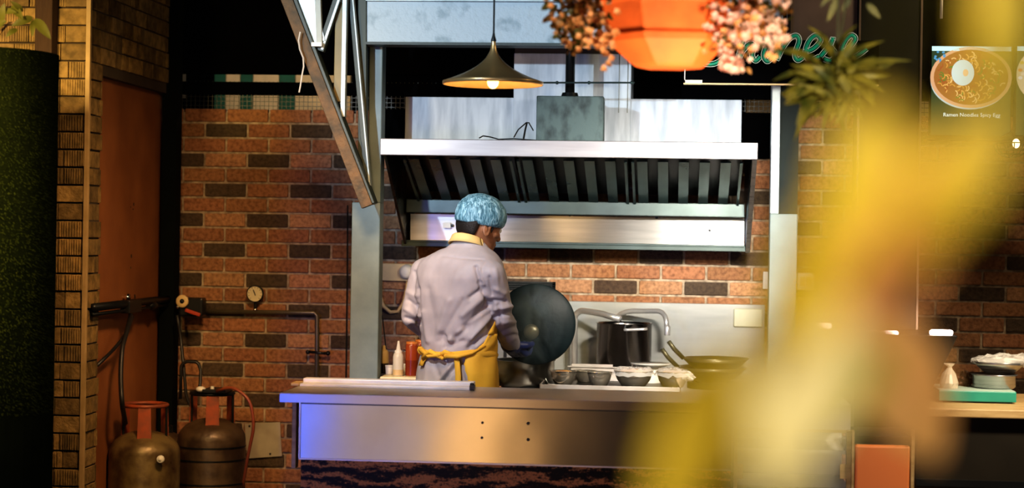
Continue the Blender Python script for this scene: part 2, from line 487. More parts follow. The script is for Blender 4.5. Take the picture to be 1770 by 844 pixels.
# lit far facade: cream and green panels
CREAMW = M('cream_wall_far', (.8, .6, .38), .8); GREENW = M('green_wall_far', (.02, .12, .08), .8)
FY = 10.6
far = thing('neighbour_building', (W(480, 200, FY).x, FY, 0), 'cream and green striped building front lit up behind the wire mesh', 'building')
def farpan(name, x0, x1, mat, y0=120, y1=200):
    a = W(x0, y1, FY); b = W(x1, y0, FY)
    mk(name, MB().box((a.x, FY, 0), (b.x, FY+.05, b.z)), mat, far)
for x0, x1, c in ((370, 390, 0), (390, 415, 1), (415, 437, 0), (437, 482, 1), (482, 510, 0), (510, 606, 1)):
    farpan('green_panel' if c == 0 else 'cream_panel', x0, x1, CREAMW if c else GREENW)
far2 = W(1290, 190, FY); b = W(1420, 160, FY)
mk('cream_panel', MB().box((far2.x, FY, far2.z-.1), (W(1650, 190, FY).x, FY+.05, b.z)), M('dim_cream_far', (.5, .36, .2), .8), far)

# ================================================================== STEEL COLUMNS, BEAM, BRACKET
YC = 8.15
def bx(x0, y0, x1, y1, Ya, Yb): # box from a pixel rectangle on plane Ya back to Yb
    a = W((x0+x1)/2, y1, Ya); b = W((x0+x1)/2, y0, Ya); l = W(x0, (y0+y1)/2, Ya); r = W(x1, (y0+y1)/2, Ya)
    return (l.x, Ya, a.z), (r.x, Yb, b.z)
xa = W(606, 500, YC).x; xb = W(655, 500, YC).x
ztop = W(640, 75, YC).z; zjoin = W(640, 350, YC).z
col = thing('steel_column', ((xa+xb)/2, YC+.06, 0), 'teal grey painted steel column left of the exhaust hood', 'column')
mk('column_shaft', MB().box((xa, YC, 0), (xb, YC+.1, zjoin)), TEAL, col, bevel=.004)
xm = W(637, 200, YC).x
mk('upper_shaft', MB().box((xm, YC-.002, zjoin), (xb, YC+.1, 2.62)), TEAL, col, bevel=.004)
mb = MB()
for yy, n in ((300, 5), (150, 3)): pass
# right column
xa2 = W(1329, 500, YC).x; xb2 = W(1377, 500, YC).x; xc2 = W(1344, 500, YC).x
col2 = thing('steel_column', ((xa2+xb2)/2, YC+.06, 0), 'pale grey steel column right of the exhaust hood', 'column')
zj2 = W(1350, 370, YC).z
mk('column_shaft', MB().box((xa2, YC, 0), (xb2, YC+.1, zj2)), TEAL, col2, bevel=.004)
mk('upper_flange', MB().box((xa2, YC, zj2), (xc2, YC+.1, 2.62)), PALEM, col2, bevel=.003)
mk('upper_web', MB().box((xc2, YC+.03, zj2), (xb2, YC+.1, 2.62)), M('dark_teal_web', (.02, .03, .028), .7, spec=.2), col2)  # upper web in a darker teal than the flange
# beam
z0 = W(800, 74, 8.05).z; z1 = W(800, 1, 8.05).z
beam = thing('steel_beam', ((xm+xc2)/2, 8.1, z0), 'pale blue painted steel beam spanning between the two columns above the hood', 'beam')
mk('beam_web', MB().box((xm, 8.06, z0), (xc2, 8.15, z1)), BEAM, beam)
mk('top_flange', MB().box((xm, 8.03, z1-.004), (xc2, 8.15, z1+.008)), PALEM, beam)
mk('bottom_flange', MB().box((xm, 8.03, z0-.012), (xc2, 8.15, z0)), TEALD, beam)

# truss bracket on the left of the column
br = thing('truss_bracket', W(634, 355, 8.0), 'rusty triangular truss bracket rising left from the column', 'bracket')
def pbar(name, x0, y0, x1, y1, wpx, Y, dep, mat, Y1=None):
    p = W(x0, y0, Y); q = W(x1, y1, Y if Y1 is None else Y1)
    d = (q-p).normalized(); n = d.cross(V((0, 1, 0))).normalized()
    w = wpx/400.0
    a = [p-n*w/2, p+n*w/2, q+n*w/2, q-n*w/2]
    return mk(name, MB().prism(a, (0, dep, 0)), mat, br, bevel=.002)
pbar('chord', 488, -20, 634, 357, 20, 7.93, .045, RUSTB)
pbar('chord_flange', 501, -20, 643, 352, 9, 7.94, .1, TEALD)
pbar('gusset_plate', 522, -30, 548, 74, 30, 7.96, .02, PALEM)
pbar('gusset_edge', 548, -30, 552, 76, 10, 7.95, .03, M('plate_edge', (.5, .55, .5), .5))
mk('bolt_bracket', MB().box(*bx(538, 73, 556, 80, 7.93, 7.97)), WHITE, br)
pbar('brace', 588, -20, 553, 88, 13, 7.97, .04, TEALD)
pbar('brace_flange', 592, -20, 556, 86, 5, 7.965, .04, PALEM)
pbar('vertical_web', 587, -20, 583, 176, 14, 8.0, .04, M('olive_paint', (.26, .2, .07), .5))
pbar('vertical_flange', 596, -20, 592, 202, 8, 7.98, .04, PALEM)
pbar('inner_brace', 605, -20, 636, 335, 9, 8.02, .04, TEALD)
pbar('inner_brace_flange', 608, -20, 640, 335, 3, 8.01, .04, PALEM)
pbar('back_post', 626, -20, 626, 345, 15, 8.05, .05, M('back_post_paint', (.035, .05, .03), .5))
pts = [W(520+dx, y, 7.9) for dx, y in ((-1, 55), (-4, 70), (-2, 85), (4, 100), (5, 115), (2, 130), (-1, 150), (-3, 160))]
mk('string', MB().tube(pts, .0035, 6), WHITE, label='frayed pale string dangling from the truss bracket', cat='string')
mk('conduit_pipe', MB().tube([W(601, 355, 9.0), W(600, 500, 9.0), W(598, 662, 9.0)], .004, 8), BLACKM, label='thin black conduit running down the brick wall left of the column', cat='pipe')

# ================================================================== HOOD
YH = 8.1
xl = W(657, 252, YH).x; xr = W(1310, 265, YH).x
zt = W(980, 243, YH).z; zl = W(980, 272, YH).z
YB = 8.78; zb = W(700, 413, YB).z; zb2 = zb-.035
hood = thing('exhaust_hood', ((xl+xr)/2, 8.6, zb2), 'long stainless steel extraction hood above the cooking range', 'hood')
mk('front_lip', MB().box((xl, YH, zl), (xr, YH+.03, zt)), M('lip_steel', (.36, .35, .36), .4, .5, c2=(.28, .27, .28), scale=3, stretch=(1, 1, 12)), hood, bevel=.003)
mk('roof', MB().box((xl+.01, YH+.03, zt-.03), (xr-.01, YW-.01, zt-.012)), STEELD, hood)
for x, s in ((xl, 1), (xr, -1)):
    pts = [(x+s*.012, YH+.03, zl), (x+s*.012, YH+.03, zt-.02), (x+s*.012, YW-.02, zt-.02), (x+s*.012, YW-.02, zb2+.01), (x+s*.012, YB, zb2+.01)]
    mk('side_panel', MB().prism(pts, (s*.012, 0, 0)), STEELD, hood)
mk('side_edge', MB().bar((xr-.012, YH+.03, zl), (xr-.012, YB-.002, zb2), .02, .012), STEEL, hood)
ft = V((0, 8.22, W(980, 276, 8.22).z)); fb = V((0, 8.72, W(980, 350, 8.72).z))
nf = 3; gap = .02; fl = xl+.075; fr = xr-.05; fw = (fr-fl)/nf
fdir = (fb-ft); fnorm = V((0, -fdir.z, fdir.y)).normalized()
if fnorm.y > 0: fnorm = -fnorm
BAFF = M('baffle_steel', (.16, .24, .24), .3, .9, c2=(.09, .14, .14), scale=4, stretch=(1, 1, .5), rvar=.06)
for i in range(nf):
    a = fl+i*fw+gap/2; b = fl+(i+1)*fw-gap/2
    fo = mk('filter', MB().box((0, 0, 0), (1, 1, 1)), BLACK, hood) if False else None
    m1 = MB()
    t0 = V((a, ft.y, ft.z)); t1 = V((b, ft.y, ft.z)); b0 = V((a, fb.y, fb.z)); b1 = V((b, fb.y, fb.z))
    off = -fnorm*.045
    m1.prism([t0+off, t1+off, b1+off, b0+off], -fnorm*.01)
    fo = mk('filter', m1, BLACK, hood)
    m2 = MB()
    w = (b-a)/5.6
    for j in range(5):
        xa_ = a+.025+j*(b-a-.03)/5; xb_ = xa_+w*.52
        m2.prism([V((xa_, t0.y, t0.z)), V((xb_, t0.y, t0.z)), V((xb_, b0.y, b0.z)), V((xa_, b0.y, b0.z))], fnorm*.006)
    mk('baffle', m2, BAFF, fo)
    for xx in (a, b-.012):
        m3 = MB(); m3.prism([V((xx, t0.y, t0.z)), V((xx+.012, t0.y, t0.z)), V((xx+.012, b0.y, b0.z)), V((xx, b0.y, b0.z))], fnorm*.012)
        mk('filter_rail', m3, BAFF, fo)
HBS = M('hood_back_steel', (.75, .76, .78), .22, 1, c2=(.6, .62, .64), scale=3, stretch=(1, 1, 14), rvar=.08)
brushed(HBS, .36)
# gutter under the filters
mk('grease_gutter', MB().box((xl+.03, 8.70, W(980, 372, 8.72).z), (xr-.03, 8.8, W(980, 348, 8.72).z)), M('gutter_steel', (.06, .08, .08), .35, .8), hood, bevel=.004)
zz1 = W(980, 374, 8.8).z
mk('back_panel', MB().prism([(xl+.04, 8.79, zz1), (xr-.03, 8.79, zz1), (xr-.03, 8.80, zb2+.02), (xl+.04, 8.80, zb2+.02)], (0, .012, 0)), HBS, hood)
mk('bottom_rim', MB().box((xl+.0, YB, zb2+.02), (xr, YB+.02, zb2+.03)).box((xl, YB, zb2), (xr, YB+.12, zb2+.021)), M('rim_dark', (.05, .07, .07), .35, .7), hood, bevel=.002)
for px, py in ((782, 390), (1227, 398), (985, 372), (1135, 376)):
    m = MB(); p = W(px, py, 8.79); m.lathe((p.x, 8.785, p.z), [(.0001, -.004), (.007, -.003), (.008, .02)], 12, 'Y')
    mk('rivet', m, BLACK, hood)
p = W(782, 390, 8.78)
mk('sticker', MB().box((p.x-.045, 8.77, p.z-.012), (p.x-.008, 8.776, p.z+.014)), WHITE, hood)

mk('duct_shade_sheet', MB().box((W(654, 250, YW).x, YW-.05, zt-.03), (W(1332, 250, YW).x, YW-.012, W(1290, 196, YW).z)), DARK, label='black sheet added to stand for the shaded wall behind the white duct', cat='board')  # black sheet stands in for shade on the bricks behind the duct
# duct boxes
YD = 8.5
du = thing('exhaust_duct', W(980, 250, YD), 'white galvanised duct boxes standing on top of the hood', 'duct')
zd0 = zt-.012
a, b = bx(702, 168, 888, 245, YD, 8.95); 
a2, b2 = bx(700, 172, 1282, 250, YD, 8.95)
mk('plenum_box', MB().box((a2[0], YD, zd0), (b2[0], 8.95, W(900, 169, YD).z)), GALV, du, bevel=.004)
a3, b3 = bx(888, 92, 1091, 200, YD-.01, 8.95)
mk('riser', MB().box((a3[0], YD-.012, zd0), (b3[0], 8.94, W(990, 93, YD).z)), GALV, du, bevel=.004)
mk('elbow', MB().box((a3[0]-.0, YD+.02, W(990, 92, YD).z), (b3[0]+.1, 8.94, H-.2)), M('dark_brown_duct', (.045, .03, .02), .6), du)
mb = MB()
for px in (1070, 1085):
    p = W(px, 150, YD-.012); mb.box((p.x-.002, YD-.016, p.z-.12), (p.x+.002, YD-.012, p.z+.15))
mk('seam', mb, STEELD, du)
gb = thing('junction_box', W(985, 243, 8.2), 'stained dark grey steel box with a pipe in front of the duct', 'box')
a, b = bx(927, 166, 1043, 243, 8.14, 8.28)
mk('housing', MB().box((a[0], 8.14, zt), (b[0], 8.28, b[2])), BOX, gb, bevel=.004)
pc = W(986, 100, 8.2)
mk('pipe', MB().tube([(pc.x, 8.2, b[2]-.001), (pc.x, 8.2, b[2]+.3), (pc.x+.004, 8.2, H)], .021, 16), BLACKM, gb, smooth=True)
mk('collar', MB().lathe((pc.x, 8.2, b[2]), [(.021, .02), (.034, .018), (.04, 0)], 16), BLACKM, gb)
mb = MB()
p = W(938, 143, 8.1); q = W(1097, 143, 8.1)
mb.tube([p, q], .004, 8)
for px in (963, 1018, 1092): c = W(px, 143, 8.1); mb.ball(c, .008, 8)
mk('threaded_rod', mb, M('green_rod', (.06, .1, .1), .4, .7), label='thin dark rod crossing in front of the white duct', cat='rod')
w = MB()
w.tube([W(x, y, 8.16) for x, y in ((828, 239), (835, 235), (848, 237), (862, 241), (888, 240), (930, 243), (960, 241), (985, 243))], .003, 6)
w.tube([W(x, y, 8.16) for x, y in ((888, 238), (896, 224), (910, 212), (914, 212), (922, 226))], .003, 6)
w.tube([W(x, y, 8.16) for x, y in ((911, 212), (908, 224), (905, 240))], .0045, 6)
mk('loose_wire', w, BLACKM, label='loose black wire lying and sticking up on the hood lip', cat='wire')

# ================================================================== PENDANT
YP = 6.75
pc = W(852, 147, YP); s = W(939, 147, YP).x-pc.x
zr = pc.z
pend = thing('pendant_lamp', (pc.x, YP, zr), 'brass trumpet shaped pendant lamp glowing above the chef', 'lamp')
prof = []
hh = zr+.0; Hs = W(852, 70, YP).z-zr
for i in range(25):
    t = i/24; r = s*(.045+.955*(1-t)**2.6); prof.append((r, .012+t*(Hs-.012)))
mk('shade', MB().lathe((pc.x, YP, zr), [(s*.985, .0), (s, .002), (s, .010)]+prof, 64), BRASS, pend, smooth=True)
mk('shade_lining', MB().lathe((pc.x, YP, zr), [(s*.985, .001)]+[(max(.006, r*.975-.003), h-.004) for r, h in prof[1:18]], 48), BRASSIN, pend, smooth=True, recalc=False)
mk('cap', MB().lathe((pc.x, YP, zr+Hs-.004), [(s*.05, 0), (s*.055, .004), (s*.03, .02), (.004, .03)], 20), BLACKM, pend, smooth=True)
mk('cord', MB().tube([(pc.x, YP, zr+Hs+.02), (pc.x-.001, YP, zr+1), (pc.x, YP, H)], .0035, 8), BLACK, pend)
mk('bulb', MB().lathe((pc.x, YP, zr), [(.0001, -.014), (.010, -.012), (.019, -.002), (.022, .01), (.018, .03), (.012, .045), (.012, .06), (.0001, .062)], 20), emis('bulb_glow', (1, .55, .16), 5), pend, smooth=True)
mk('socket', MB().lathe((pc.x, YP, zr), [(.014, .055), (.016, .06), (.016, .09), (.0001, .095)], 16), BLACK, pend)

# ================================================================== FRONT COUNTER
YF = 6.7
zc = W(800, 687, YF).z
xl_ = W(484, 690, YF).x; xr_ = W(1266, 705, YF).x
zbot = zc-.015
xp = W(520, 750, YF+.05).x
ct = thing('serving_counter', ((xl_+xr_)/2, YF+.2, 0), 'stainless steel serving counter with panelled front before the chef', 'counter')
zlip = W(800, 703, YF).z
mk('worktop', MB().box((xl_, YF, zc-.004), (xr_, 7.16, zc)).box((xl_, YF+.004, zlip), (xl_+.006, 7.16, zc)), STEELW, ct, bevel=.0015)
mk('front_edge', MB().box((xl_-.001, YF-.002, zlip), (xr_, YF+.004, zc-.003)), EDGE, ct)
zp = W(800, 799, YF+.05).z
mk('front_panel', MB().box((xp, YF+.045, zp), (xr_, YF+.055, zlip+.004)), PANEL, ct)
mk('lip_shadow_strip', MB().box((xp, YF+.038, zlip-.009), (xr_, YF+.046, zlip+.004)), BLACK, ct)  # black strip stands in for the shadow under the worktop lip
mk('panel_edge', MB().box((xp, YF+.04, zp-.006), (xr_, YF+.056, zp)).box((xp-.006, YF+.04, zp-.006), (xp, YF+.056, zlip)), STEELW, ct)
mk('base_slab', MB().box((xp, YF+.06, 0), (xr_, YF+.1, zp-.004)), GRANITE, ct)
mk('under_frame', MB().box((xp+.02, YF+.12, .05), (xr_, 7.12, zlip)), BLACK, ct)
ps = W(505, 750, YF+.05).x
mk('support_bar', MB().box((ps, YF+.04, W(510, 810, YF+.05).z), (ps+.017, YF+.09, zc-.006)), WOOD, ct, bevel=.002)
for px, py in ((834, 731), (833, 757)):
    p = W(px, py, YF+.045); mk('screw_hole', MB().lathe((p.x, YF+.044, p.z), [(.0001, -.003), (.005, -.002), (.005, .004)], 12, 'Y'), BLACK, ct)
for px, py in ((913, 732), (913, 760)):
    p = W(px, py, YF+.045); mk('bolt', MB().lathe((p.x, YF+.044, p.z), [(.0001, -.006), (.006, -.004), (.006, .004)], 12, 'Y'), STEEL, ct, smooth=True)
# raised board lying along the back left of the worktop
xa = W(524, 672, 7.05).x; xb = W(818, 680, 7.05).x
PINKW = M('board_white', (.88, .84, .84), .3, .0)
cb = thing('white_board', ((xa+xb)/2, 7.05, zc), 'long low white board lying along the back edge of the counter', 'board')
mk('board', MB().box((xa, 6.98, zc), (xb, 7.06, zc+.012)).box((xa-.003, 7.06, zc), (xb, 7.12, zc+.026)), PINKW, cb, bevel=.003)
p = W(818, 680, 7.0)
mk('clip', MB().box((p.x-.012, 6.975, zc+.002), (p.x+.006, 7.02, zc+.020)).lathe((p.x-.004, 6.99, zc+.022), [(.0001, .008), (.008, .005), (.008, -.006)], 10), BLACK, cb)
xs_ = W(507, 668, 7.05).x
mk('small_block', MB().box((xs_, 7.0, zc), (xa-.006, 7.1, zc+.012)), WOOD, label='small wooden block at the left end of the white board', cat='block', bevel=.002)

# ================================================================== LEFT SIDE SHELF with bottles
YS = 8.12
zs = W(680, 652, YS).z
xa = W(637, 655, YS).x; xb = W(857, 670, 7.95).x-.012
sh = thing('side_table', ((xa+xb)/2, YS+.2, 0), 'narrow white topped side table holding the sauce bottles', 'table')
xa = W(657, 655, YS).x
xa0 = xa
mk('table_top', MB().box((W(656.5, 655, YS).x, YS, zs-.035), (xb, YS+.45, zs)), M('yellow_white_top', (.8, .68, .42), .4), sh, bevel=.004)
for lx, ly in ((xa+.04, YS+.05), (xb-.05, YS+.05), (xa+.04, YS+.4), (xb-.05, YS+.4)):
    mk('leg', MB().box((lx-.02, ly-.02, 0), (lx+.02, ly+.02, zs-.035)), STEELD, sh)
YT = 8.25
def bottle(x, kind, label, sc=1, Y=YT):
    c = W(x, 650, Y); c.z = zs
    if kind == 'squeeze':
        t = thing('squeeze_bottle', c, label, 'bottle')
        mk('body', MB().lathe(c, [(.0001, 0), (.022, 0), (.024, .004), (.024, .085), (.02, .098), (.014, .104)], 20), PLASTIC, t, smooth=True)
        mk('nozzle', MB().lathe(c, [(.017, .098), (.017, .112), (.010, .116), (.004, .155), (.0001, .156)], 16), WHITE, t, smooth=True)
        mk('sauce', MB().lathe(c, [(.0243, .004), (.0243, .028)], 20), M('pale_sauce', (.65, .48, .25), .4), t, smooth=True)
    elif kind == 'ketchup':
        t = thing('sauce_bottle', c, label, 'bottle')
        mk('body', MB().lathe(c, [(.0001, 0), (.027, 0), (.029, .005), (.029, .135), (.026, .145), (.0001, .146)], 20), SAUCE, t, smooth=True)
        mk('contents', MB().lathe(c, [(.0293, .004), (.0293, .07)], 20), M('dark_red', (.2, .03, .01), .3), t, smooth=True)
        mk('lid', MB().lathe(c, [(.027, .142), (.027, .152), (.0001, .153)], 20), M('orange_lid', (.6, .2, .04), .4), t, smooth=True)
    elif kind == 'jar':
        t = thing('sauce_jar', c, label, 'jar')
        mk('body', MB().lathe(c, [(.0001, 0), (.022, 0), (.023, .004), (.023, .05), (.021, .055)], 20), DSAUCE, t, smooth=True)
        mk('lid', MB().lathe(c, [(.0235, .045), (.024, .05), (.023, .095), (.016, .105), (.010, .108), (.008, .125), (.0001, .127)], 20), M('straw_plastic', (.6, .45, .2), .4), t, smooth=True)
    else:
        t = thing('small_pot', c, label, 'pot')
        mk('body', MB().lathe(c, [(.0001, 0), (.014, 0), (.017, .004), (.019, .04), (.017, .04), (.015, .006)], 18), WHITE, t, smooth=True)
        mk('lid', MB().lathe(c, [(.02, .036), (.02, .042), (.0001, .044)], 18), WHITE, t, smooth=True)
    return t
bottle(662.5, 'jar', 'dark sauce jar with straw coloured pump lid beside the column', Y=8.33)
bottle(673, 'pot', 'tiny white lidded pot left of the clear squeeze bottle')
bottle(688, 'squeeze', 'clear squeeze bottle with pointed nozzle on the side table', Y=8.2)
bottle(697, 'pot', 'tiny white lidded pot behind the clear squeeze bottle', Y=8.35)
bottle(711.5, 'ketchup', 'tall red sauce bottle right of the clear squeeze bottle', Y=8.22)
bottle(727, 'ketchup', 'tall red sauce bottle half hidden behind the chef', Y=8.38)
mk('skewer', MB().tube([W(661, 545, 8.6), V((W(671, 650, 8.5).x, 8.5, zs))], .003, 6), BLACK, label='thin black rod leaning on the wall behind the sauce bottles', cat='rod')
# wall switch box, socket, hose loop
a, b = bx(658, 456, 716, 486, YW-.03, YW-.006)
sb = thing('switch_box', ((a[0]+b[0])/2, YW-.02, a[2]), 'yellowed electrical box on the bricks behind the chef', 'box')
mk('cover', MB().box(a, b), CREAM, sb, bevel=.003)
p = W(703, 470, YW-.04)
mk('round_socket', MB().lathe((p.x, YW-.03, p.z), [(.0001, -.035), (.02, -.035), (.034, -.025), (.036, 0)], 24, 'Y'), WHITE, sb, smooth=True)
mk('hanging_hose', MB().tube([W(x, y, YW-.03) for x, y in ((657, 486), (657, 512), (663, 530), (675, 540), (688, 538), (697, 524), (703, 500), (705, 487))], .009, 10), CREAM, smooth=True, label='cream hose hanging in a loop below the yellowed electrical box', cat='hose')
for px, lab in ((1323, 'narrow white switch plate on the bricks left of the right column'),):
    a, b = bx(1319, 470, 1328, 500, YW-.02, YW-.005)
    mk('switch_plate', MB().box(a, b), WHITE, label=lab, cat='switch', bevel=.002)
a, b = bx(1379, 472, 1407, 502, YW-.02, YW-.005)
sw = mk('switch_plate', MB().box(a, b), WHITE, label='square white switch plate on the bricks right of the right column', cat='switch', bevel=.003)
mk('rocker', MB().box((a[0]+.012, YW-.026, a[2]+.02), ((a[0]+b[0])/2-.003, YW-.02, b[2]-.02)).box(((a[0]+b[0])/2+.003, YW-.026, a[2]+.02), (b[0]-.012, YW-.02, b[2]-.02)), CREAM, sw)

# ================================================================== RANGE / BACK TABLE
YR = 7.95
zr_ = .868
xa = W(857, 670, YR).x; xb = xa2-.012; XRG = xa
rg = thing('cooking_range', ((xa+xb)/2, 8.4, 0), 'long stainless steel cooking range against the back wall', 'range')
mk('range_top', MB().box((xa, YR, zr_-.04), (xb, YW-.05, zr_)), STEELW, rg, bevel=.003)
mk('range_body', MB().box((xa+.02, YR+.05, .12), (xb, YW-.08, zr_-.04)), STEELD, rg)
for lx in (xa+.06, xb-.08):
    for ly in (YR+.09, YW-.14): mk('leg', MB().box((lx-.02, ly-.02, 0), (lx+.02, ly+.02, .12)), STEELD, rg)
mk('burner_ring', MB().lathe((W(915, 640, 8.35).x, 8.3, zr_), [(.12, .0), (.125, .012), (.1, .018), (.09, .004)], 32), BLACKM, rg)
# backsplash
a, b = bx(975, 525, 1322, 660, YW-.03, YW-.012)
BSPL = M('backsplash_steel', (.27, .28, .27), .38, .6, c2=(.21, .22, .215), scale=2, stretch=(1, 1, 8), bump=.05, bscale=4)
mk('backsplash', MB().box((W(860, 600, YW-.03).x, YW-.03, zr_-.0), (b[0], YW-.012, W(1150, 524, YW-.03).z)), BSPL, label='stainless steel splash panel on the wall behind the stock pot', cat='panel', bevel=.002)
a, b = bx(1268, 534, 1318, 566, YW-.045, YW-.031)
wp = mk('wall_plate', MB().box(a, b, bev=.005), M('plate_greenish', (.55, .56, .42), .4), label='rounded steel plate fixed on the splash panel right of the faucet', cat='plate', bevel=.006)
a, b = bx(872, 487, 960, 503, 8.85, 8.98)
mb = MB(); mb.box(a, (b[0], 8.87, b[2])); 
for k in range(4): mb.box((a[0], 8.84, a[2]+.006+k*.01), (b[0], 8.85, a[2]+.009+k*.01))
mb.box((a[0], 8.85, zr_), (a[0]+.015, 8.87, b[2])).box((b[0]-.015, 8.85, zr_), (b[0], 8.87, b[2]))
mk('plate_rack', mb, BLACKM, label='dark ridged metal rack standing behind the big black lid', cat='rack', bevel=.001)
# faucets
CHR = M('chrome_pipe', (.7, .7, .68), .25, .7)
fa = thing('faucet', V((W(1058, 580, 8.95).x, 8.95, zr_)), 'chrome faucet bending down at the right of the stock pot', 'faucet')
def arc(pts, n=6):
    out = [pts[0]]
    for i in range(1, len(pts)-1):
        a, b, c = V(pts[i-1]), V(pts[i]), V(pts[i+1])
        r = min((a-b).length, (c-b).length)*.45
        p = b+(a-b).normalized()*r; q = b+(c-b).normalized()*r
        for k in range(n+1):
            t = k/n; out.append(p*(1-t)**2+b*2*t*(1-t)+q*t*t)
    out.append(V(pts[-1])); return out
P = arc([V((W(1058, 600, 8.98).x, 8.98, zr_)), W(1056, 538, 8.98), W(1142, 538, 8.85), W(1151, 548, 8.82), W(1153, 572, 8.8)])
mk('spout', MB().tube(P, .012, 12), CHR, fa, smooth=True)
mk('nozzle', MB().lathe(W(1153, 578, 8.8), [(.0001, -.005), (.014, -.005), (.015, .0), (.015, .035), (.012, .04)], 14), CHR, fa, smooth=True)
fb_ = thing('faucet', V((W(994, 600, 8.9).x, 8.9, zr_)), 'chrome swing faucet arching over the left of the stock pot', 'faucet')
P = arc([V((W(994, 600, 8.9).x, 8.9, zr_)), W(993, 546, 8.9), W(1003, 537, 8.88), W(1035, 541, 8.8), W(1072, 552, 8.72)])
mk('spout', MB().tube(P, .015, 12), CHR, fb_, smooth=True)
# stock pot
YPt = 8.72
c = W(1078.5, 600, YPt); c.z = zr_+.02
rp_ = (W(1126, 560, YPt).x-W(1031, 560, YPt).x)/2; hp = W(1078, 558, YPt).z-c.z
sp = thing('stock_pot', c, 'tall stainless stock pot standing under the two faucets', 'pot')
SP = M('pot_steel', (.22, .21, .2), .22, 1, c2=(.16, .155, .15), scale=4, rvar=.05)
mk('body', MB().lathe(c, [(.0001, 0), (rp_*.95, 0), (rp_, .01), (rp_, hp-.004), (rp_+.006, hp), (rp_-.002, hp), (rp_-.006, hp-.01), (rp_-.006, .01), (.0001, .008)], 48), SP, sp, smooth=True, bevel=0)
mk('stew', MB().lathe(c, [(.0001, hp-.025), (rp_-.007, hp-.025)], 32), DSAUCE, sp)
def handle(cx, cz, w, y, par):
    P = arc([(cx-w, y+.03, cz), (cx-w, y-.012, cz-.0), (cx+w, y-.012, cz+.006), (cx+w, y+.035, cz+.006)])
    return mk('handle', MB().tube(P, .007, 10), CHR, par, smooth=True)
ph = W(1098, 571, YPt-rp_)
handle(ph.x, ph.z, .05, YPt-rp_*.97, sp)
mk('trivet', MB().lathe((c.x, c.y, zr_), [(rp_*.8, 0), (rp_*.8, .02), (rp_*.9, .02), (rp_*.9, 0)], 24), BLACKM, sp)
# big steel pot under the lid
cst = W(906, 650, 8.3); cst.z = zr_
rs = .135; hs = W(906, 627, 8.3-rs).z-zr_
st = thing('steamer_pot', cst, 'wide steel pot steaming below the raised black lid', 'pot')
mk('body', MB().lathe(cst, [(.0001, .01), (rs*.9, .01), (rs*.97, .03), (rs, hs*.7), (rs, hs), (rs+.008, hs+.004), (rs-.004, hs+.004), (rs-.006, .03), (.0001, .02)], 48), M('dull_pot_steel', (.42, .42, .38), .3, 1), st, smooth=True)
mk('water', MB().lathe(cst, [(.0001, hs*.8), (rs-.006, hs*.8)], 32), M('broth', (.3, .28, .2), .1), st)
# the big black lid held up
YLd = 8.02
lc = W(925, 561, YLd); lr = .172*8.02/8.0
tilt = R(6)
lid = thing('pan_cover', lc, 'large round black lid held upright by the chef', 'lid')
prof = [(.0001, .0-.035), (lr*.35, -.033), (lr*.7, -.022), (lr*.93, -.006), (lr, 0), (lr+.004, .004), (lr, .008), (lr*.9, .0), (lr*.6, -.018), (.0001, -.027)]
mk('lid_dome', MB().lathe(lc, prof, 64, 'Y'), IRON, lid, smooth=True)
kc = lc+V((-.012, -.033, -.03))
mk('knob', MB().lathe(kc, [(.0001, -.034), (.02, -.033), (.032, -.026), (.034, -.018), (.024, -.01), (.012, -.004), (.012, .004)], 24, 'Y'), M('knob_metal', (.2, .19, .13), .3, .6), lid, smooth=True)
mk('knob_mount', MB().bar(kc+V((-.05, .006, -.008)), kc+V((.02, .004, .004)), .012, .03), IRON, lid, bevel=.003)

# tray with bowls
YTr = 7.96
a = W(932, 690, YTr); b = W(1176, 690, YTr)
zt0 = zr_
tr = thing('steel_tray', ((a.x+b.x)/2, YTr+.2, zt0), 'long shallow steel tray carrying the small metal bowls', 'tray')
zt1 = zt0+.022
mk('tray_body', MB().box((a.x, YTr, zt0), (b.x, YTr+.004, zt1+.022)).box((a.x, YTr, zt0), (b.x, YTr+.42, zt0+.006)).box((a.x, YTr+.416, zt0), (b.x, YTr+.42, zt1+.022)).box((a.x, YTr, zt0), (a.x+.004, YTr+.42, zt1+.022)).box((b.x-.004, YTr, zt0), (b.x, YTr+.42, zt1+.022)), STEELW, tr, bevel=.001)
mk('rack', MB().box((a.x+.01, YTr+.01, zt0+.006), (b.x-.01, YTr+.4, zt1+.012)), BLACKM, tr)
zbwl = zt1+.012
def bowl(px, r, h, Y, label, food=True, film=False, flare=1.0, grp=None):
    c = W(px, 660, Y); c.z = zbwl
    t = thing('steel_bowl', c, label, 'bowl')
    pr = [(.0001, .0), (r*.55, 0), (r*.62, .003), (r*.85, h*.45), (r*.97, h*.85), (r, h), (r+.004, h+.002), (r-.002, h+.002), (r*.94, h*.82), (r*.6, .008), (.0001, .006)]
    mk('body', MB().lathe(c, pr, 36), M('bowl_steel', (.85, .76, .62), .22, .88), t, smooth=True)
    if food:
        mk('food', MB().ball(c+V((0, 0, h*.84)), r*.86, 16, (1, 1, .28)), FOOD, t, smooth=True)
    if film:
        m = MB(); rows = []
        for i in range(9):
            rr = r*1.16*i/8
            rows.append([c+V((rr*math.cos(q*2*PI/28), rr*math.sin(q*2*PI/28), h+.012-(.03*max(0, i-6)/2)+.010*noise.noise(V((rr*40, q*.9, px)))+.004*math.sin(q*3.1))) for q in range(29)])
        m.grid(rows)
        mk('cling_film', m, FILM, t, smooth=True)
    return t
bowl(973.5, .058, .062, YTr+.1, 'small round steel bowl heaped with orange food, leftmost on the tray')
bowl(1036, .055, .060, YTr+.1, 'small plain steel bowl second from the left on the tray', food=False)
bowl(1095, .085, .068, YTr+.12, 'wide steel bowl wrapped in cling film in the middle of the tray', film=True)
bowl(1163, .072, .068, YTr+.12, 'film covered steel bowl at the right end of the tray', film=True)
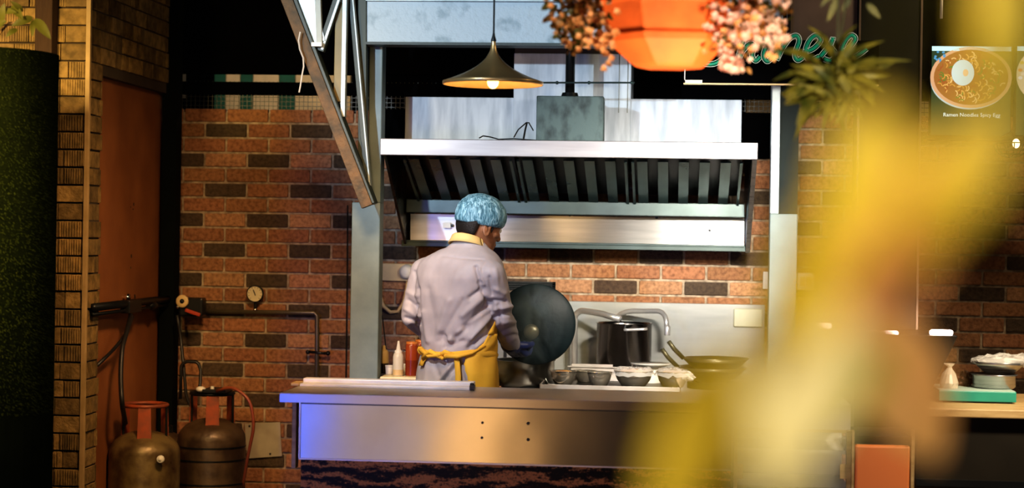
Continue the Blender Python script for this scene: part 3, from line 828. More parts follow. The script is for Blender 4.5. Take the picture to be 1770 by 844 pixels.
bowl(1010, .05, .05, YTr+.3, 'steel bowl in the back row between the two small front bowls', food=False)
# film scraps
def crumple(c, rx, ry, rz, seed, mat, name, label, cat):
    m = MB(); m.ball(c, 1, 22, (rx, ry, rz))
    for i, v in enumerate(m.v):
        d = (v-c); n = noise.noise(d*38+V((seed, 0, 0)))*.55+noise.noise(d*95+V((0, seed, 0)))*.35
        m.v[i] = c+d*(1+n)
    return mk(name, m, mat, smooth=False, label=label, cat=cat)
FILMS = M('crumpled_film', (.9, .85, .75), .25, 0, alpha=.75, bump=.3)
cp = W(1187, 650, YTr+.1)
crumple(cp+V((0, 0, 0)), .035, .03, .02, 3, FILMS, 'film_wad', 'crumpled clear film wad against the right end of the tray', 'film')
p = W(1125, 631, YTr+.36)
mk('white_plate', MB().lathe((p.x, p.y, p.z), [(.0001, -.008), (.06, -.008), (.088, .004), (.09, .008), (.06, -.002), (.0001, -.002)], 28).lathe((p.x, p.y, zbwl), [(.045, 0), (.05, p.z-zbwl-.008)], 20), WHITE, smooth=True, label='white plate resting high at the back right of the tray', cat='plate')
# gastronorm insert behind the bowls
a, b = bx(985, 634, 1092, 650, 8.46, 8.6)
mk('food_pan', MB().box((a[0], 8.46, zr_), (b[0], 8.464, b[2])).box((a[0], 8.6, zr_), (b[0], 8.604, b[2])).box((a[0], 8.46, zr_), (a[0]+.004, 8.6, b[2])).box((b[0]-.004, 8.46, zr_), (b[0], 8.6, b[2])).box((a[0], 8.46, zr_), (b[0], 8.6, zr_+.004)).box((a[0]-.01, 8.45, b[2]-.004), (b[0]+.01, 8.462, b[2])), STEELW, label='rectangular steel food pan behind the small bowls', cat='pan')
# spoon
mk('spoon', MB().tube([W(943, 655, YTr+.06), V((W(948, 668, YTr+.08).x, YTr+.08, zbwl+.004)), V((W(990, 668, YTr+.03).x, YTr+.03, zbwl+.004))], .003, 6).ball(V((W(995, 668, YTr+.03).x, YTr+.03, zbwl+.005)), .018, 10, (1.4, .8, .25)), STEEL, smooth=True, label='thin metal spoon lying in front of the leftmost small bowl', cat='spoon')
# woks at right of the range
WOKM = M('dark_wok', (.1, .09, .045), .4, .5)
def wok(px, py, r, Y, label, zoff):
    c = W(px, py, Y); c.z = zr_+zoff
    t = thing('wok', c, label, 'wok')
    pr = [(.0001, 0), (r*.35, .006), (r*.75, r*.22), (r, r*.48), (r+.004, r*.485), (r*.74, r*.24), (r*.34, .012), (.0001, .008)]
    mk('pan', MB().lathe(c, pr, 40), WOKM, t, smooth=True)
    mk('handle', MB().tube([c+V((-r*.97, -.02, r*.47)), c+V((-r*1.25, -.04, r*.75)), c+V((-r*1.42, -.05, r*.98))], .010, 10), WOKM, t, smooth=True)
    return t
wok(1230, 650, .16, 8.5, 'large dark wok with long handle right of the stock pot', .02)
wok(1236, 650, .15, 8.5, 'smaller dark wok nested inside the large wok', .065)
mk('wok_ring', MB().lathe((W(1230, 650, 8.5).x, 8.5, zr_), [(.1, 0), (.1, .03), (.11, .03), (.11, 0)], 24), BLACKM, label='black burner ring under the large dark wok', cat='ring')

# ================================================================== GAS CORNER
def gas(px, py_sh, Y, r, label, mat, ringmat, n=3, topm=None):
    c = W(px, 760, Y); c.z = 0
    zsld = W(px, py_sh, Y).z
    t = thing('gas_cylinder', c, label, 'gas cylinder')
    pr = [(r*.7, .04), (r*.9, .05), (r, .1)]
    h = zsld-r*.62
    pr += [(r, h*.55), (r*1.008, h*.56), (r*1.008, h*.575), (r, h*.585), (r, h)]
    for k in range(1, 9):
        a = PI/2*k/8; pr.append((max(.0001, r*math.cos(a)), h+r*.62*math.sin(a)))
    pr[-1] = (.03, zsld)
    mk('tank', MB().lathe(c, [(.0001, .04)]+pr+[(.0001, zsld+.002)], 48), mat, t, smooth=True)
    mk('foot_ring', MB().lathe(c, [(r*.78, 0), (r*.8, .0), (r*.82, .06), (r*.76, .06)], 32), mat, t)
    mk('valve', MB().lathe(c, [(.02, zsld-.005), (.02, zsld+.02), (.012, zsld+.025), (.012, zsld+.05), (.024, zsld+.052), (.024, zsld+.062), (.0001, zsld+.064)], 16), BRASS if False else RUSTB, t, smooth=True)
    # collar: uprights and top hoop
    zr2 = zsld+.115
    for k in range(n):
        a = R(-75)+k*2*PI/n
        d = V((math.cos(a), math.sin(a), 0)); w = V((-d.y, d.x, 0))
        p0 = c+d*r*.62; p0.z = zsld-.03; p1 = c+d*r*.60; p1.z = zr2
        m = MB().prism([p0-w*.032, p0+w*.032, p1+w*.028, p1-w*.028], d*.006)
        mk('guard_strap', m, topm or ringmat, t, bevel=.001)
    for k in range(2):
        a = R(180*k); p0 = c+V((math.cos(a)*r*.62, math.sin(a)*r*.62, 0)); p0.z = zsld-.06; p1 = V((p0.x, p0.y, zr2))
        mk('guard_rod', MB().tube([p0, p1], .006, 8), BLACKM, t)
    ring = [c+V((r*.62*math.cos(q*PI/16), r*.62*math.sin(q*PI/16), zr2)) for q in range(33)]
    mk('guard_hoop', MB().tube(ring, .009, 8, caps=False), ringmat, t, smooth=True)
    return t, c, zsld
Y1 = 8.2
RED = M('red_rust', (.36, .075, .025), .5, .2, c2=(.2, .06, .03), scale=20)
g1, c1, z1_ = gas(250, 744, Y1, .16, 'rusty brown gas cylinder with red collar strap, front left', CYL, RED)
p = W(278, 794, Y1-.15)
tag_ = MB().lathe(V((p.x, Y1-.16, p.z)), [(.0001, -.006), (.007, -.006), (.0075, -.002), (.013, -.003), (.017, .0), (.017, .012)], 20, 'Y')
mk('round_tag', tag_, WHITE, g1, smooth=True)
g2, c2, z2_ = gas(366, 722, 8.52, .158, 'darker banded gas cylinder standing to the right of the other', CYL2, BLACKM, topm=RED)
m = MB()
for zz in (z2_-.13, z2_-.19, z2_-.3): m.lathe((c2.x, c2.y, zz), [(.1585, -.004), (.161, -.003), (.161, .003), (.1585, .004)], 40)
mk('band', m, BLACKM, g2)
# third, mostly hidden by the pillar
c3 = V((XL+.085-.02, 8.62, 0))
t3 = thing('gas_cylinder', c3, 'dark gas cylinder half hidden behind the clad pillar', 'gas cylinder')
z3 = W(180, 744, 8.62).z
pr = [(.0001, .03), (.09, .04), (.1, .1), (.1, z3-.1)]+[(max(.001, .1*math.cos(PI/2*k/6)), z3-.1+.1*math.sin(PI/2*k/6)) for k in range(1, 7)]
c3.x = XL+.105
t3.location = c3; WL[t3.name] = c3
mk('tank', MB().lathe(c3, pr, 36), CYL2, t3, smooth=True)
mk('foot_ring', MB().lathe(c3, [(.09, 0), (.1, .05)], 24), CYL2, t3)
mk('valve', MB().lathe(c3, [(.02, z3-.004), (.02, z3+.03), (.0001, z3+.035)], 12), BLACKM, t3)
# regulator block on the cylinder at right
p = W(376, 672, 8.5)
rb = thing('gas_regulator', V((c2.x, c2.y-.1, z2_+.125)), 'black gas regulator with white cap on the right cylinder collar', 'regulator')
zr2 = z2_+.124
mk('body', MB().box((c2.x-.02, c2.y-.12, zr2), (c2.x+.09, c2.y+.02, zr2+.018)), BLACK, rb, bevel=.004)
mk('cap', MB().ball((c2.x-.03, c2.y-.1, zr2+.016), .02, 12, (1.2, 1, .7)), WHITE, rb, smooth=True)
mk('nut', MB().lathe((c2.x+.022, c2.y-.09, zr2+.018), [(.009, 0), (.009, .012), (.0001, .014)], 8), WHITE, rb)
# hoses
def hose(name, pts, r, mat, label, cat='hose'):
    P = arc(pts, 5); return mk(name, MB().tube(P, r, 10), mat, smooth=True, label=label, cat=cat)
hose('gas_hose', [V((c2.x+.05, 8.4, zr2+.012)), W(402, 668, 8.36), W(432, 690, 8.34), W(440, 735, 8.36), W(428, 790, 8.42), W(420, 840, 8.5), W(415, 860, 8.6)], .0075, HOSE, 'red brown gas hose curving down beside the white wall panel')
hose('gas_hose', [W(306, 545, 8.8), W(312, 580, 8.82), W(318, 640, 8.78), W(322, 690, 8.7), V((c2.x-.12, 8.66, z2_+.01))], .008, RUBBER, 'thin black hose dropping from the valve to the right cylinder')
hose('cable_loop', [W(312, 690, 8.75), W(313, 632, 8.75), W(322, 625, 8.75), W(342, 626, 8.75), W(347, 640, 8.75), W(346, 668, 8.72), W(338, 690, 8.7)], .008, RUBBER, 'black cable loop standing up behind the right cylinder')
hose('gas_hose', [WX(226, 545, XL+.03), WX(219, 575, XL+.04), WX(211, 600, XL+.04), WX(208, 650, XL+.05), WX(211, 700, XL+.08), V((c1.x-.09, c1.y, z1_+.03))], .011, RUBBER, 'black rubber hose hanging down to the left cylinder')
hose('gas_hose', [WX(229, 548, XL+.03), WX(217, 580, XL+.03), WX(196, 605, XL+.0), WX(168, 632, XL-.02)], .008, RUBBER, 'thinner black hose curving left behind the clad pillar')
# manifold pipe in front of the orange door
xm_ = XL+.01
pa = WX(160, 532, xm_); pb = V((xm_, 8.93, pa.z-.004))
mf = thing('gas_manifold', pa, 'black horizontal gas pipe crossing the orange door', 'pipe')
mk('pipe', MB().tube([pa, pb], .018, 12).tube([pa+V((0, 0, -.03)), pb+V((0, 0, -.03))], .008, 8), BLACKM, mf, smooth=True)
mk('pipe_block', MB().box((xm_-.02, WX(215, 535, xm_).y, pa.z-.045), (xm_+.025, WX(236, 535, xm_).y, pa.z+.014)), BLACK, mf, bevel=.004)
mk('valve_bulge', MB().ball(WX(262, 528, xm_), .028, 12, (1, 1.6, .8)), BLACK, mf, smooth=True)
# valve with disc and red handle on back wall
YV = 8.85
vv = thing('gas_valve', W(325, 545, YV), 'black gas valve with round yellow disc and red handle', 'valve')
mk('body', MB().box(*bx(308, 515, 350, 548, YV+.02, YV+.1)), BLACK, vv, bevel=.01)
p = W(315, 521, YV)
mk('disc', MB().lathe(p, [(.011, -.004), (.028, -.006), (.031, -.002), (.031, .01), (.0001, .012)], 24, 'Y'), CREAM, vv, smooth=True)
mk('disc_hub', MB().lathe(p, [(.0001, -.012), (.010, -.01), (.012, .0)], 16, 'Y'), BLACK, vv, smooth=True)
mk('lever', MB().bar(W(320, 536, YV-.02), W(346, 545, YV-.02), .012, .018), M('red_paint', (.4, .05, .02), .4), vv, bevel=.004)
p = W(307, 531, YV)
mk('nut', MB().ball(p, .009, 8), M('chrome2', (.9, .88, .8), .15, 1), vv, smooth=True)
# wall pipe with gauge and clamp
YQ = YW-.04
P = arc([W(350, 537, YQ), W(547, 541, YQ), W(549, 680, YQ)], 5)
WP = M('grey_green_pipe', (.17, .15, .1), .35, .5)
wpip = thing('gas_pipe', W(548, 680, YQ), 'grey gas pipe running along the bricks and turning down', 'pipe')
PP = [W(350, 539, YQ), W(543, 541, YQ), W(548, 546, YQ), W(548, 600, YQ), V((W(548, 600, YQ).x, YQ, .3))]
mk('pipe', MB().tube(PP, .011, 12), WP, wpip, smooth=True)
mk('clamp', MB().tube([W(530, 608, YQ-.01), W(570, 612, YQ-.01)], .007, 8).ball(W(532, 609, YQ-.01), .012, 8).ball(W(567, 611, YQ-.01), .012, 8), BLACK, wpip, smooth=True)
g = W(441, 508, YQ-.02)
ga = thing('pressure_gauge', W(441, 533, YQ), 'round white pressure gauge mounted on the grey gas pipe', 'gauge')
mk('case', MB().lathe(g, [(.0001, .02), (.04, .02), (.042, .0), (.042, -.008), (.038, -.01), (.038, -.004)], 32, 'Y'), BLACKM, ga, smooth=True)
mk('dial', MB().lathe(g, [(.0001, -.005), (.038, -.005)], 32, 'Y'), M('dial_cream', (.75, .66, .42), .5), ga)
mk('needle', MB().bar(g+V((-.008, -.008, .02)), g+V((.004, -.008, -.008)), .004, .003), BLACK, ga)
m = MB()
for k in range(11):
    a = R(225-27*k); m.bar(g+V((math.cos(a)*.028, -.007, math.sin(a)*.028)), g+V((math.cos(a)*.034, -.007, math.sin(a)*.034)), .002, .002)
mk('scale_mark', m, BLACK, ga)
mk('stem', MB().tube([g+V((0, .01, -.04)), g+V((0, .01, -.075))], .008, 8), BLACKM, ga)
mk('nut', MB().ball(W(441, 536, YQ-.012), .009, 8), M('chrome3', (.9, .88, .8), .15, 1), ga, smooth=True)
# white panel on wall
mb = MB(); q = [W(423, 733, YW-.02), W(484, 730, YW-.02), W(487, 789, YW-.02), W(427, 793, YW-.02)]
mb.prism(q, (0, .008, 0))
wpn = mk('wall_panel', mb, M('grey_panel', (.45, .4, .3), .6), label='blank pale square panel screwed to the bricks beside the gas cylinders', cat='panel')
m = MB()
for x, y in ((431, 737), (467, 785)): p = W(x, y, YW-.022); m.lathe(p, [(.0001, -.002), (.005, -.002), (.005, .003)], 10, 'Y')
mk('screw', m, BLACK, wpn)

# ================================================================== TURF PLANTER far left
YG = 6.45
cl = W(-45, 200, YG); cl.y = YG; rad = W(98, 250, YG).x-cl.x
ztop_ = W(98, 92, YG-.02).z
tp = thing('turf_planter', (cl.x, cl.y, 0), 'tall round planter wrapped in dark green artificial turf', 'planter')
mk('drum', MB().lathe((cl.x, cl.y, 0), [(.0001, 0), (rad-.012, 0), (rad-.012, ztop_), (rad-.03, ztop_), (rad-.03, ztop_-.04), (.0001, ztop_-.04)], 48), TURFB, tp, smooth=False)
m = MB(); rng = random.Random(11)
for i in range(26000):
    a = rng.uniform(-PI*.95, PI*.15); z = rng.uniform(.9, ztop_)
    d = V((math.cos(a), math.sin(a), 0)); t = V((-d.y, d.x, 0))
    p = V((cl.x, cl.y, z))+d*(rad-.014); L_ = rng.uniform(.010, .018)
    w = t*.0016; e = p+d*L_+t*rng.uniform(-.006, .006)+V((0, 0, rng.uniform(-.010, .005)))
    m.add([p-w, p+w, e], [(0, 1, 2)])
mk('turf', m, TURF, tp, kind='stuff', recalc=False)
SOIL = M('soil', (.12, .08, .04), .9, bump=1)
mk('soil', MB().lathe((cl.x, cl.y, ztop_-.02), [(.0001, 0), (rad-.032, 0)], 32), SOIL, tp)
LY = leafmat('yellow_green_leaf', (.2, .2, .03), (.1, .11, .015), 10)
def leaf(m, b, t, w, nrm=(0, -1, 0), curl=.0, n=8, k=4, droop=0):
    b, t = V(b), V(t); d = t-b; L_ = d.length; nr = V(nrm).normalized(); s = d.cross(nr).normalized(); nr = s.cross(d).normalized()
    rows = []
    for i in range(n+1):
        u = i/n; hw = w/2*(math.sin(PI*min(1, u**.75)))**.8*(1 if u < .999 else 0)+.0004
        c = b+d*u+nr*(curl*math.sin(PI*u))+V((0, 0, -droop*u*u))
        rows.append([c+s*hw*(j/k*2-1)+nr*(-.18*hw*(1-abs(j/k*2-1))) for j in range(k+1)])
    m.grid(rows)
m = MB(); YLf = 6.3
for (x0, y0, x1, y1, w) in ((60, 32, 88, 68, .035), (58, 30, 20, 45, .03), (58, 34, 56, 64, .02), (20, 10, 40, 34, .03), (0, 40, 8, 5, .03), (-10, 50, 12, 36, .03), (40, 20, 18, 2, .02), (30, 50, 10, 64, .02), (0, 20, 30, 22, .025)):
    leaf(m, W(x0, y0, YLf), W(x1, y1, YLf-.03), w, nrm=(.2, -1, .3), curl=.008)
mk('leaf', m, LY, tp, smooth=True, recalc=False)
m = MB(); m.tube([V((cl.x+.02, cl.y-.02, ztop_-.02)), W(15, 40, YLf), W(58, 32, YLf)], .004, 6); m.tube([V((cl.x+.02, cl.y-.02, ztop_-.02)), W(-5, 60, YLf), W(2, 20, YLf)], .004, 6)
mk('stem', m, M('brown_stem', (.2, .12, .04), .7), tp)
# dark timber post standing behind the planter
a = W(60, 40, 7.6); b = W(90, 40, 7.6)
mk('timber_post', MB().box((a.x, 7.6, 0), (b.x, 7.68, H)), M('dark_timber', (.07, .035, .015), .7, bump=.4, stretch=(12, 12, 1)), label='dark brown timber post standing beside the clad pillar', cat='post', bevel=.004)

# ================================================================== CHEF
AL = R(30)                       # body turned to the right
fv = V((math.sin(AL), math.cos(AL), 0)); rv = V((math.cos(AL), -math.sin(AL), 0))
YCh = 7.6
SCALE = 3200/(W(790, 550, YCh).y*math.cos(TH)-W(790, 550, YCh).x*math.sin(TH))
VA = AL+TH                       # angle between body lateral axis and picture plane
# py, centre px, half width px, half depth m
RG = [(408, 811, 23, .055), (418, 811, 26, .06), (428, 808, 36, .07), (437, 803, 52, .088), (447, 799, 66, .105), (460, 797, 73, .118), (480, 793, 74, .128), (510, 789, 70, .130), (540, 788, 66, .126), (565, 789, 63, .12), (590, 791, 61, .116), (604, 791, 60, .114), (616, 790, 62, .118), (640, 788, 66, .124), (680, 787, 68, .126), (730, 786, 68, .124), (790, 786, 68, .12)]
def tring(py, ang, off=0):
    cx, hw, b = interp(RG, py)
    c = W(cx, py, YCh); hwm = hw/SCALE
    a = math.sqrt(max(.0004, hwm**2-(b*math.sin(VA))**2))/math.cos(VA)
    ca, sa = math.cos(ang), math.sin(ang)
    e = 2/2.35
    x = math.copysign(abs(ca)**e, ca)*(a+off); y = math.copysign(abs(sa)**e, sa)*(b+off)
    return c+rv*x+fv*y
def ang_for(py, px, off=0):
    best = None
    for i in range(-178, 1, 2):
        a = R(i); p = tring(py, a, off); x = proj(p)[0]
        if (p-tring(py, a+PI, off)).y > .05: continue
        d = abs(x-px)
        if best is None or d < best[0]: best = (d, a)
    return best[1]
feet = W(790, 640, YCh); feet.z = 0
chef = thing('person', feet, 'person in grey uniform, yellow apron and blue hairnet seen from behind lifting a lid', 'person')

# joints
shL = W(733, 470, 7.70); elL = W(711, 548, 7.69); wrL = W(748, 588, 7.93); haL = W(770, 596, 8.0)
shR = W(849, 474, 7.50); elR = W(866, 545, 7.56); wrR = W(884, 597, 7.82); haR = W(897, 610, 7.90)
# smock
m = MB()
rings = []
for py in [410, 414, 418, 423, 428, 433, 438, 444, 450, 458, 468, 480, 495, 510, 525, 540, 555, 570, 585, 598, 604, 612, 625, 640, 660, 680, 710, 740, 770]:
    rings.append([tring(py, 2*PI*k/40) for k in range(40)])
m.loft(rings)
def limb2(pts, rad, sub=4):
    P = []; Q = []
    for i in range(len(pts)-1):
        for k in range(sub):
            t = k/sub; P.append(pts[i].lerp(pts[i+1], t)); Q.append(rad[i]*(1-t)+rad[i+1]*t)
    P.append(pts[-1]); Q.append(rad[-1]); m.limb(P, Q, 16)
nb = W(806, 436, 7.6)
limb2([nb.lerp(shL, .45)+V((0, 0, -.012)), shL], [.055, .058])
limb2([nb.lerp(shR, .45)+V((0, 0, -.012)), shR], [.055, .060])
limb2([shL, shL.lerp(elL, .5), elL], [.058, .052, .045])
limb2([elL, wrL], [.045, .036])
limb2([shR, shR.lerp(elR, .5)+V((.004, 0, 0)), elR], [.060, .055, .050])
limb2([elR, elR.lerp(wrR, .5)+V((.004, 0, -.008)), wrR], [.050, .047, .037])
sm = fuse(m, .0055, 4)
folds = [ # x1,y1,x2,y2,width px,amp m (negative = valley)
 (846, 526, 806, 566, 6, -.010), (806, 566, 778, 596, 6, -.007), (848, 545, 815, 585, 5, .010), (850, 560, 812, 602, 5, -.011), (852, 575, 822, 600, 4, .007),
 (838, 512, 800, 545, 6, .007), (834, 500, 812, 515, 4, -.007), (845, 535, 792, 575, 4, .006), (770, 600, 800, 590, 4, -.008),
 (823, 462, 830, 490, 3, -.006), (830, 490, 842, 525, 3.5, -.008), (828, 466, 836, 492, 3, .004), (716, 470, 722, 500, 3, -.005), (722, 500, 724, 560, 3.5, -.009),
 (752, 590, 776, 520, 6, .004), (776, 520, 790, 470, 8, .003), (760, 590, 800, 520, 5, -.004), (740, 500, 752, 590, 6, -.004), (732, 540, 740, 590, 4, .005),
 (762, 580, 772, 592, 6, -.007), (777, 589, 779, 589, 6, .012), (768, 584, 768, 594, 3, -.006), (788, 584, 788, 594, 3, -.006),
 (706, 520, 722, 532, 4, -.008), (702, 535, 722, 548, 4, .006), (700, 550, 722, 556, 3.5, -.009), (705, 505, 718, 512, 4, .004), (712, 566, 724, 580, 4, -.006),
 (855, 500, 872, 508, 4, .004), (852, 520, 875, 522, 4, -.006), (856, 535, 884, 530, 4, .006), (856, 548, 884, 541, 4, -.008), (862, 560, 888, 556, 4, .005), (866, 575, 890, 566, 4, -.005), (862, 528, 866, 560, 3, -.006),
 (846, 480, 850, 510, 3, -.006), (870, 585, 893, 580, 3.5, -.005), (857, 466, 861, 500, 4, .003),
 (797, 622, 762, 665, 4, -.010), (790, 622, 752, 668, 4, .006), (800, 625, 812, 670, 4, -.009), (740, 625, 733, 675, 5, .004), (778, 640, 776, 680, 5, .004), (748, 622, 758, 650, 5, -.004),
 (765, 443, 835, 449, 2, -.0025),
]
me = sm
nrm = [v.normal.copy() for v in me.vertices]
vd = (V((0, 1, 0)))
for v, n_ in zip(me.vertices, nrm):
    p = v.co
    x, y = proj(p); d = 0
    if n_.y < .35:
        for x1, y1, x2, y2, w, am in folds:
            if abs(y-(y1+y2)/2) > 75: continue
            dx, dy = x2-x1, y2-y1; L2 = dx*dx+dy*dy; t = max(0, min(1, ((x-x1)*dx+(y-y1)*dy)/L2))
            q = ((x-x1-dx*t)**2+(y-y1-dy*t)**2)/(w*w)
            if q < 6: d += 1.5*am*math.exp(-q)*(1 if n_.y < 0 else .4)
    d += .0035*noise.noise(p*14)+.0015*noise.noise(V((p.x*40, p.y*40, p.z*16)))
    v.co = p+n_*max(-.013, d)
mk('smock', None, SHIRT, chef, smooth=True, mesh=me)
# collar
m = MB()
rows = []
def cring(py, hwpx, b, cx, dy=0):
    c = W(cx, py, 7.595); out = []
    for k in range(33):
        a = 2*PI*k/32; hwm = hwpx/SCALE; aa = math.sqrt(max(.0004, hwm**2-(b*math.sin(VA))**2))/math.cos(VA)
        out.append(c+rv*aa*math.cos(a)+fv*b*math.sin(a)+V((0, 0, -.035*math.sin(a)*.6+(.004 if True else 0))))
    return out
m.grid([cring(427, 33, .072, 807), cring(420, 29.5, .068, 808), cring(414, 27.5, .065, 809), cring(413, 26, .062, 809), cring(418, 25, .06, 809)])
mk('collar', m, YELP, chef, smooth=True, solid=.002)
# apron: wraps front and right hip
m = MB(); rows = []
for py in range(575, 800, 5):
    edge = interp([(575, 846), (590, 836), (604, 818), (612, 806), (625, 802), (650, 808), (675, 815), (720, 826), (800, 836)], py)[0]
    a0 = ang_for(py, edge, .012); a1 = PI
    n = 36
    rows.append([tring(py, a0+(a1-a0)*k/n, .012+.003*math.sin(k*.9+py*.05)) for k in range(n+1)])
m.grid(rows)
mk('apron', m, YEL, chef, smooth=True, solid=.002)
# apron bib at the front
m = MB(); rows = []
for py in range(440, 580, 5):
    wd = interp([(440, 35), (520, 60), (580, 100)], py)[0]
    rows.append([tring(py, R(90-wd+2*wd*k/20), .012) for k in range(21)])
m.grid(rows); mk('apron_bib', m, YEL, chef, smooth=True, solid=.002)
# tie band around the waist
m = MB(); rows = []
for k in range(49):
    a = 2*PI*k/48
    py = 606+3*math.sin(a*3)+2
    if True:
        c0 = tring(py-5, a, .012); c1 = tring(py+1, a, .018); c2_ = tring(py+6, a, .012)
    rows.append([c0, c1, c2_])
m.grid(rows)
aK = ang_for(608, 766, .02)
kn = tring(608, aK, .03)
px_, py_ = proj(kn)
def P7(x, y, off=.022): 
    a = ang_for(y, x, off); p = tring(y, a, off)
    return p
m.limb([P7(758, 612), P7(770, 606, .028), P7(782, 609)], [.008, .011, .008], 10)
m.limb([P7(728, 604), P7(742, 614, .03), P7(758, 610, .034)], [.012, .008, .01], 10)
m.limb([P7(731, 618), P7(744, 606, .034), P7(764, 616, .03)], [.009, .011, .008], 10)
m.limb([P7(770, 612, .03), P7(790, 612, .028), P7(815, 606, .022), P7(838, 594, .014)], [.009, .010, .007, .004], 10)
tie = fuse(m, .003, 2) if False else None
mk('apron_tie', m, YEL, chef, smooth=True)
m = MB()
def strip(pts, w):
    rows = []
    for x, y in pts: rows.append([P7(x-w/2, y, .016), P7(x+w/2, y, .016)])
    m.grid(rows)
strip([(789, 614), (790, 625), (791, 645), (791, 665), (792, 690)], 9)
mk('tie_tail', m, YEL, chef, smooth=True, solid=.002)
m = MB(); strip([(734, 618), (730, 624), (727, 632)], 8)
mk('tie_tail', m, YEL, chef, smooth=True, solid=.002)

# body: head, neck, arms, hands, trunk and legs as one skin
m = MB()
hc = W(829, 391, 7.63)                 # head centre
YAW = R(52); PT = R(16)
RM = Matrix.Rotation(-YAW, 4, 'Z') @ Matrix.Rotation(-PT, 4, 'X') @ Matrix.Rotation(R(4), 4, 'Y')
def hp_(x, y, z): return hc+(RM @ V((x, y, z)))
# head rings: z, half width, front y, back y
HR = [(-.118, .022, .072, .020), (-.112, .034, .082, .008), (-.098, .046, .088, -.012), (-.078, .056, .088, -.040), (-.055, .063, .086, -.064), (-.03, .068, .087, -.082), (-.005, .071, .089, -.092), (.02, .075, .086, -.098), (.045, .077, .086, -.099), (.07, .073, .080, -.093), (.09, .062, .066, -.078), (.106, .043, .043, -.053), (.114, .020, .018, -.026)]
rings = []
for z, hw, fy, by in HR:
    cy = (fy+by)/2; ry = (fy-by)/2
    rings.append([hp_(hw*math.copysign(abs(math.cos(a))**.9, math.cos(a)), cy+ry*math.copysign(abs(math.sin(a))**.9, math.sin(a)), z) for a in [2*PI*k/32 for k in range(32)]])
m.loft(rings)
m.ball(hp_(0, .088, -.020), .014, 12, (1, 1, 1.2)); m.limb([hp_(0, .084, .012), hp_(0, .094, -.008), hp_(0, .103, -.026)], [.007, .009, .0125], 12)   # nose
for sx in (-1, 1):
    m.ball(hp_(sx*.011, .094, -.029), .0085, 10)
    m.limb([hp_(sx*.012, .087, .022), hp_(sx*.034, .081, .024), hp_(sx*.052, .064, .02)], [.008, .008, .007], 10)       # brow
    m.limb([hp_(sx*.040, .070, -.016), hp_(sx*.055, .048, -.02)], [.014, .012], 10)            # cheek
m.limb([hp_(-.02, .087, -.055), hp_(0, .094, -.053), hp_(.02, .087, -.055)], [.005, .007, .005], 10)   # upper lip
m.limb([hp_(-.017, .086, -.065), hp_(0, .092, -.066), hp_(.017, .086, -.065)], [.005, .007, .005], 10)
m.ball(hp_(0, .080, -.098), .019, 12)
for sx in (-1, 1):  # ears
    E = [hp_(sx*(.074+.010*abs(math.sin(t))), -.012-.014*math.cos(t)+.004, -.008+.030*math.sin(t)) for t in [R(q) for q in range(-90, 271, 30)]]
    m.limb(E[:12], [.005]*12, 8); m.ball(hp_(sx*.074, -.008, -.012), .014, 10, (.5, .8, 1.3))
# neck, trunk
nk0 = W(812, 418, 7.60); 
m.limb([hp_(0, -.015, -.075), hp_(0, -.025, -.10).lerp(nk0, .5), nk0, nk0+V((0, 0, -.04))], [.056, .055, .056, .062], 20)
rings = [[tring(py, 2*PI*k/28, -.03) for k in range(28)] for py in (440, 460, 490, 530, 565, 600, 640, 680, 730)]
m.loft(rings)
hipz = W(786, 740, YCh)
for s_ in (-1, 1):
    h_ = feet+rv*s_*.085+V((0, 0, hipz.z+.03)); k_ = feet+rv*s_*.095+fv*.02+V((0, 0, .47)); a_ = feet+rv*s_*.1+V((0, 0, .09)); 
    P = [h_.lerp(k_, t) for t in (0, .25, .5, .75)]+[k_.lerp(a_, t) for t in (0, .25, .5, .75, 1)]
    m.limb(P, [.085, .08, .072, .062, .055, .055, .05, .042, .036], 14)
    m.limb([a_+V((0, 0, -.04)), a_+fv*.09+V((0, 0, -.055)), a_+fv*.15+V((0, 0, -.062))], [.035, .03, .022], 12)
for sh_, el_, wr_ in ((shL, elL, wrL), (shR, elR, wrR)):
    P = [sh_.lerp(el_, t) for t in (0, .33, .66)]+[el_.lerp(wr_, t) for t in (0, .33, .66, 1)]
    m.limb(P, [.036, .034, .031, .029, .028, .025, .024], 14)
def hand(mm, wrist, palm, fdir, pn, side, r=1.0, curl=.5, inf=0):
    """palm centre, finger direction, palm normal (towards what is held), side = thumb side vector"""
    fdir = fdir.normalized(); pn = (pn-fdir*pn.dot(fdir)).normalized(); sd = side-fdir*side.dot(fdir)-pn*side.dot(pn); sd.normalize()
    # palm
    for i, o in enumerate((-.030, -.010, .010, .029)):
        k0_ = palm+fdir*.042+sd*(-o)+pn*0
        mm.limb([wrist.lerp(palm, .35), palm+sd*(-o)*.8-fdir*.01, k0_], [.019+inf, .015+inf, .0115+inf], 10)
        L1 = (.036, .044, .041, .032)[3-i]*1.0
        c1_ = curl*.8; c2_ = curl*1.7; c3_ = curl*2.4
        q1 = k0_+(fdir*math.cos(c1_)+pn*math.sin(c1_))*L1
        q2 = q1+(fdir*math.cos(c2_)+pn*math.sin(c2_))*L1*.68
        q3 = q2+(fdir*math.cos(c3_)+pn*math.sin(c3_))*L1*.5
        mm.limb([k0_, q1, q2, q3], [.0100+inf, .0090+inf, .0082+inf, .0068+inf], 10)
    t0 = palm-fdir*.03+sd*.028; t1 = t0+sd*.026+fdir*.022+pn*.012; t2 = t1+fdir*.028+pn*.018+sd*.004; t3 = t2+fdir*.018+pn*.016-sd*.004
    mm.limb([t0, t1, t2, t3], [.014+inf, .0115+inf, .0098+inf, .008+inf], 10)
fR = (haR-wrR).normalized()
palR = wrR+fR*.045
hand(m, wrR, palR, fR+V((.1, 0, -.2)), V((.35, .9, .1)), V((.5, -.1, .8)), curl=.75)
fL = (haL-wrL).normalized(); palL = wrL+fL*.055
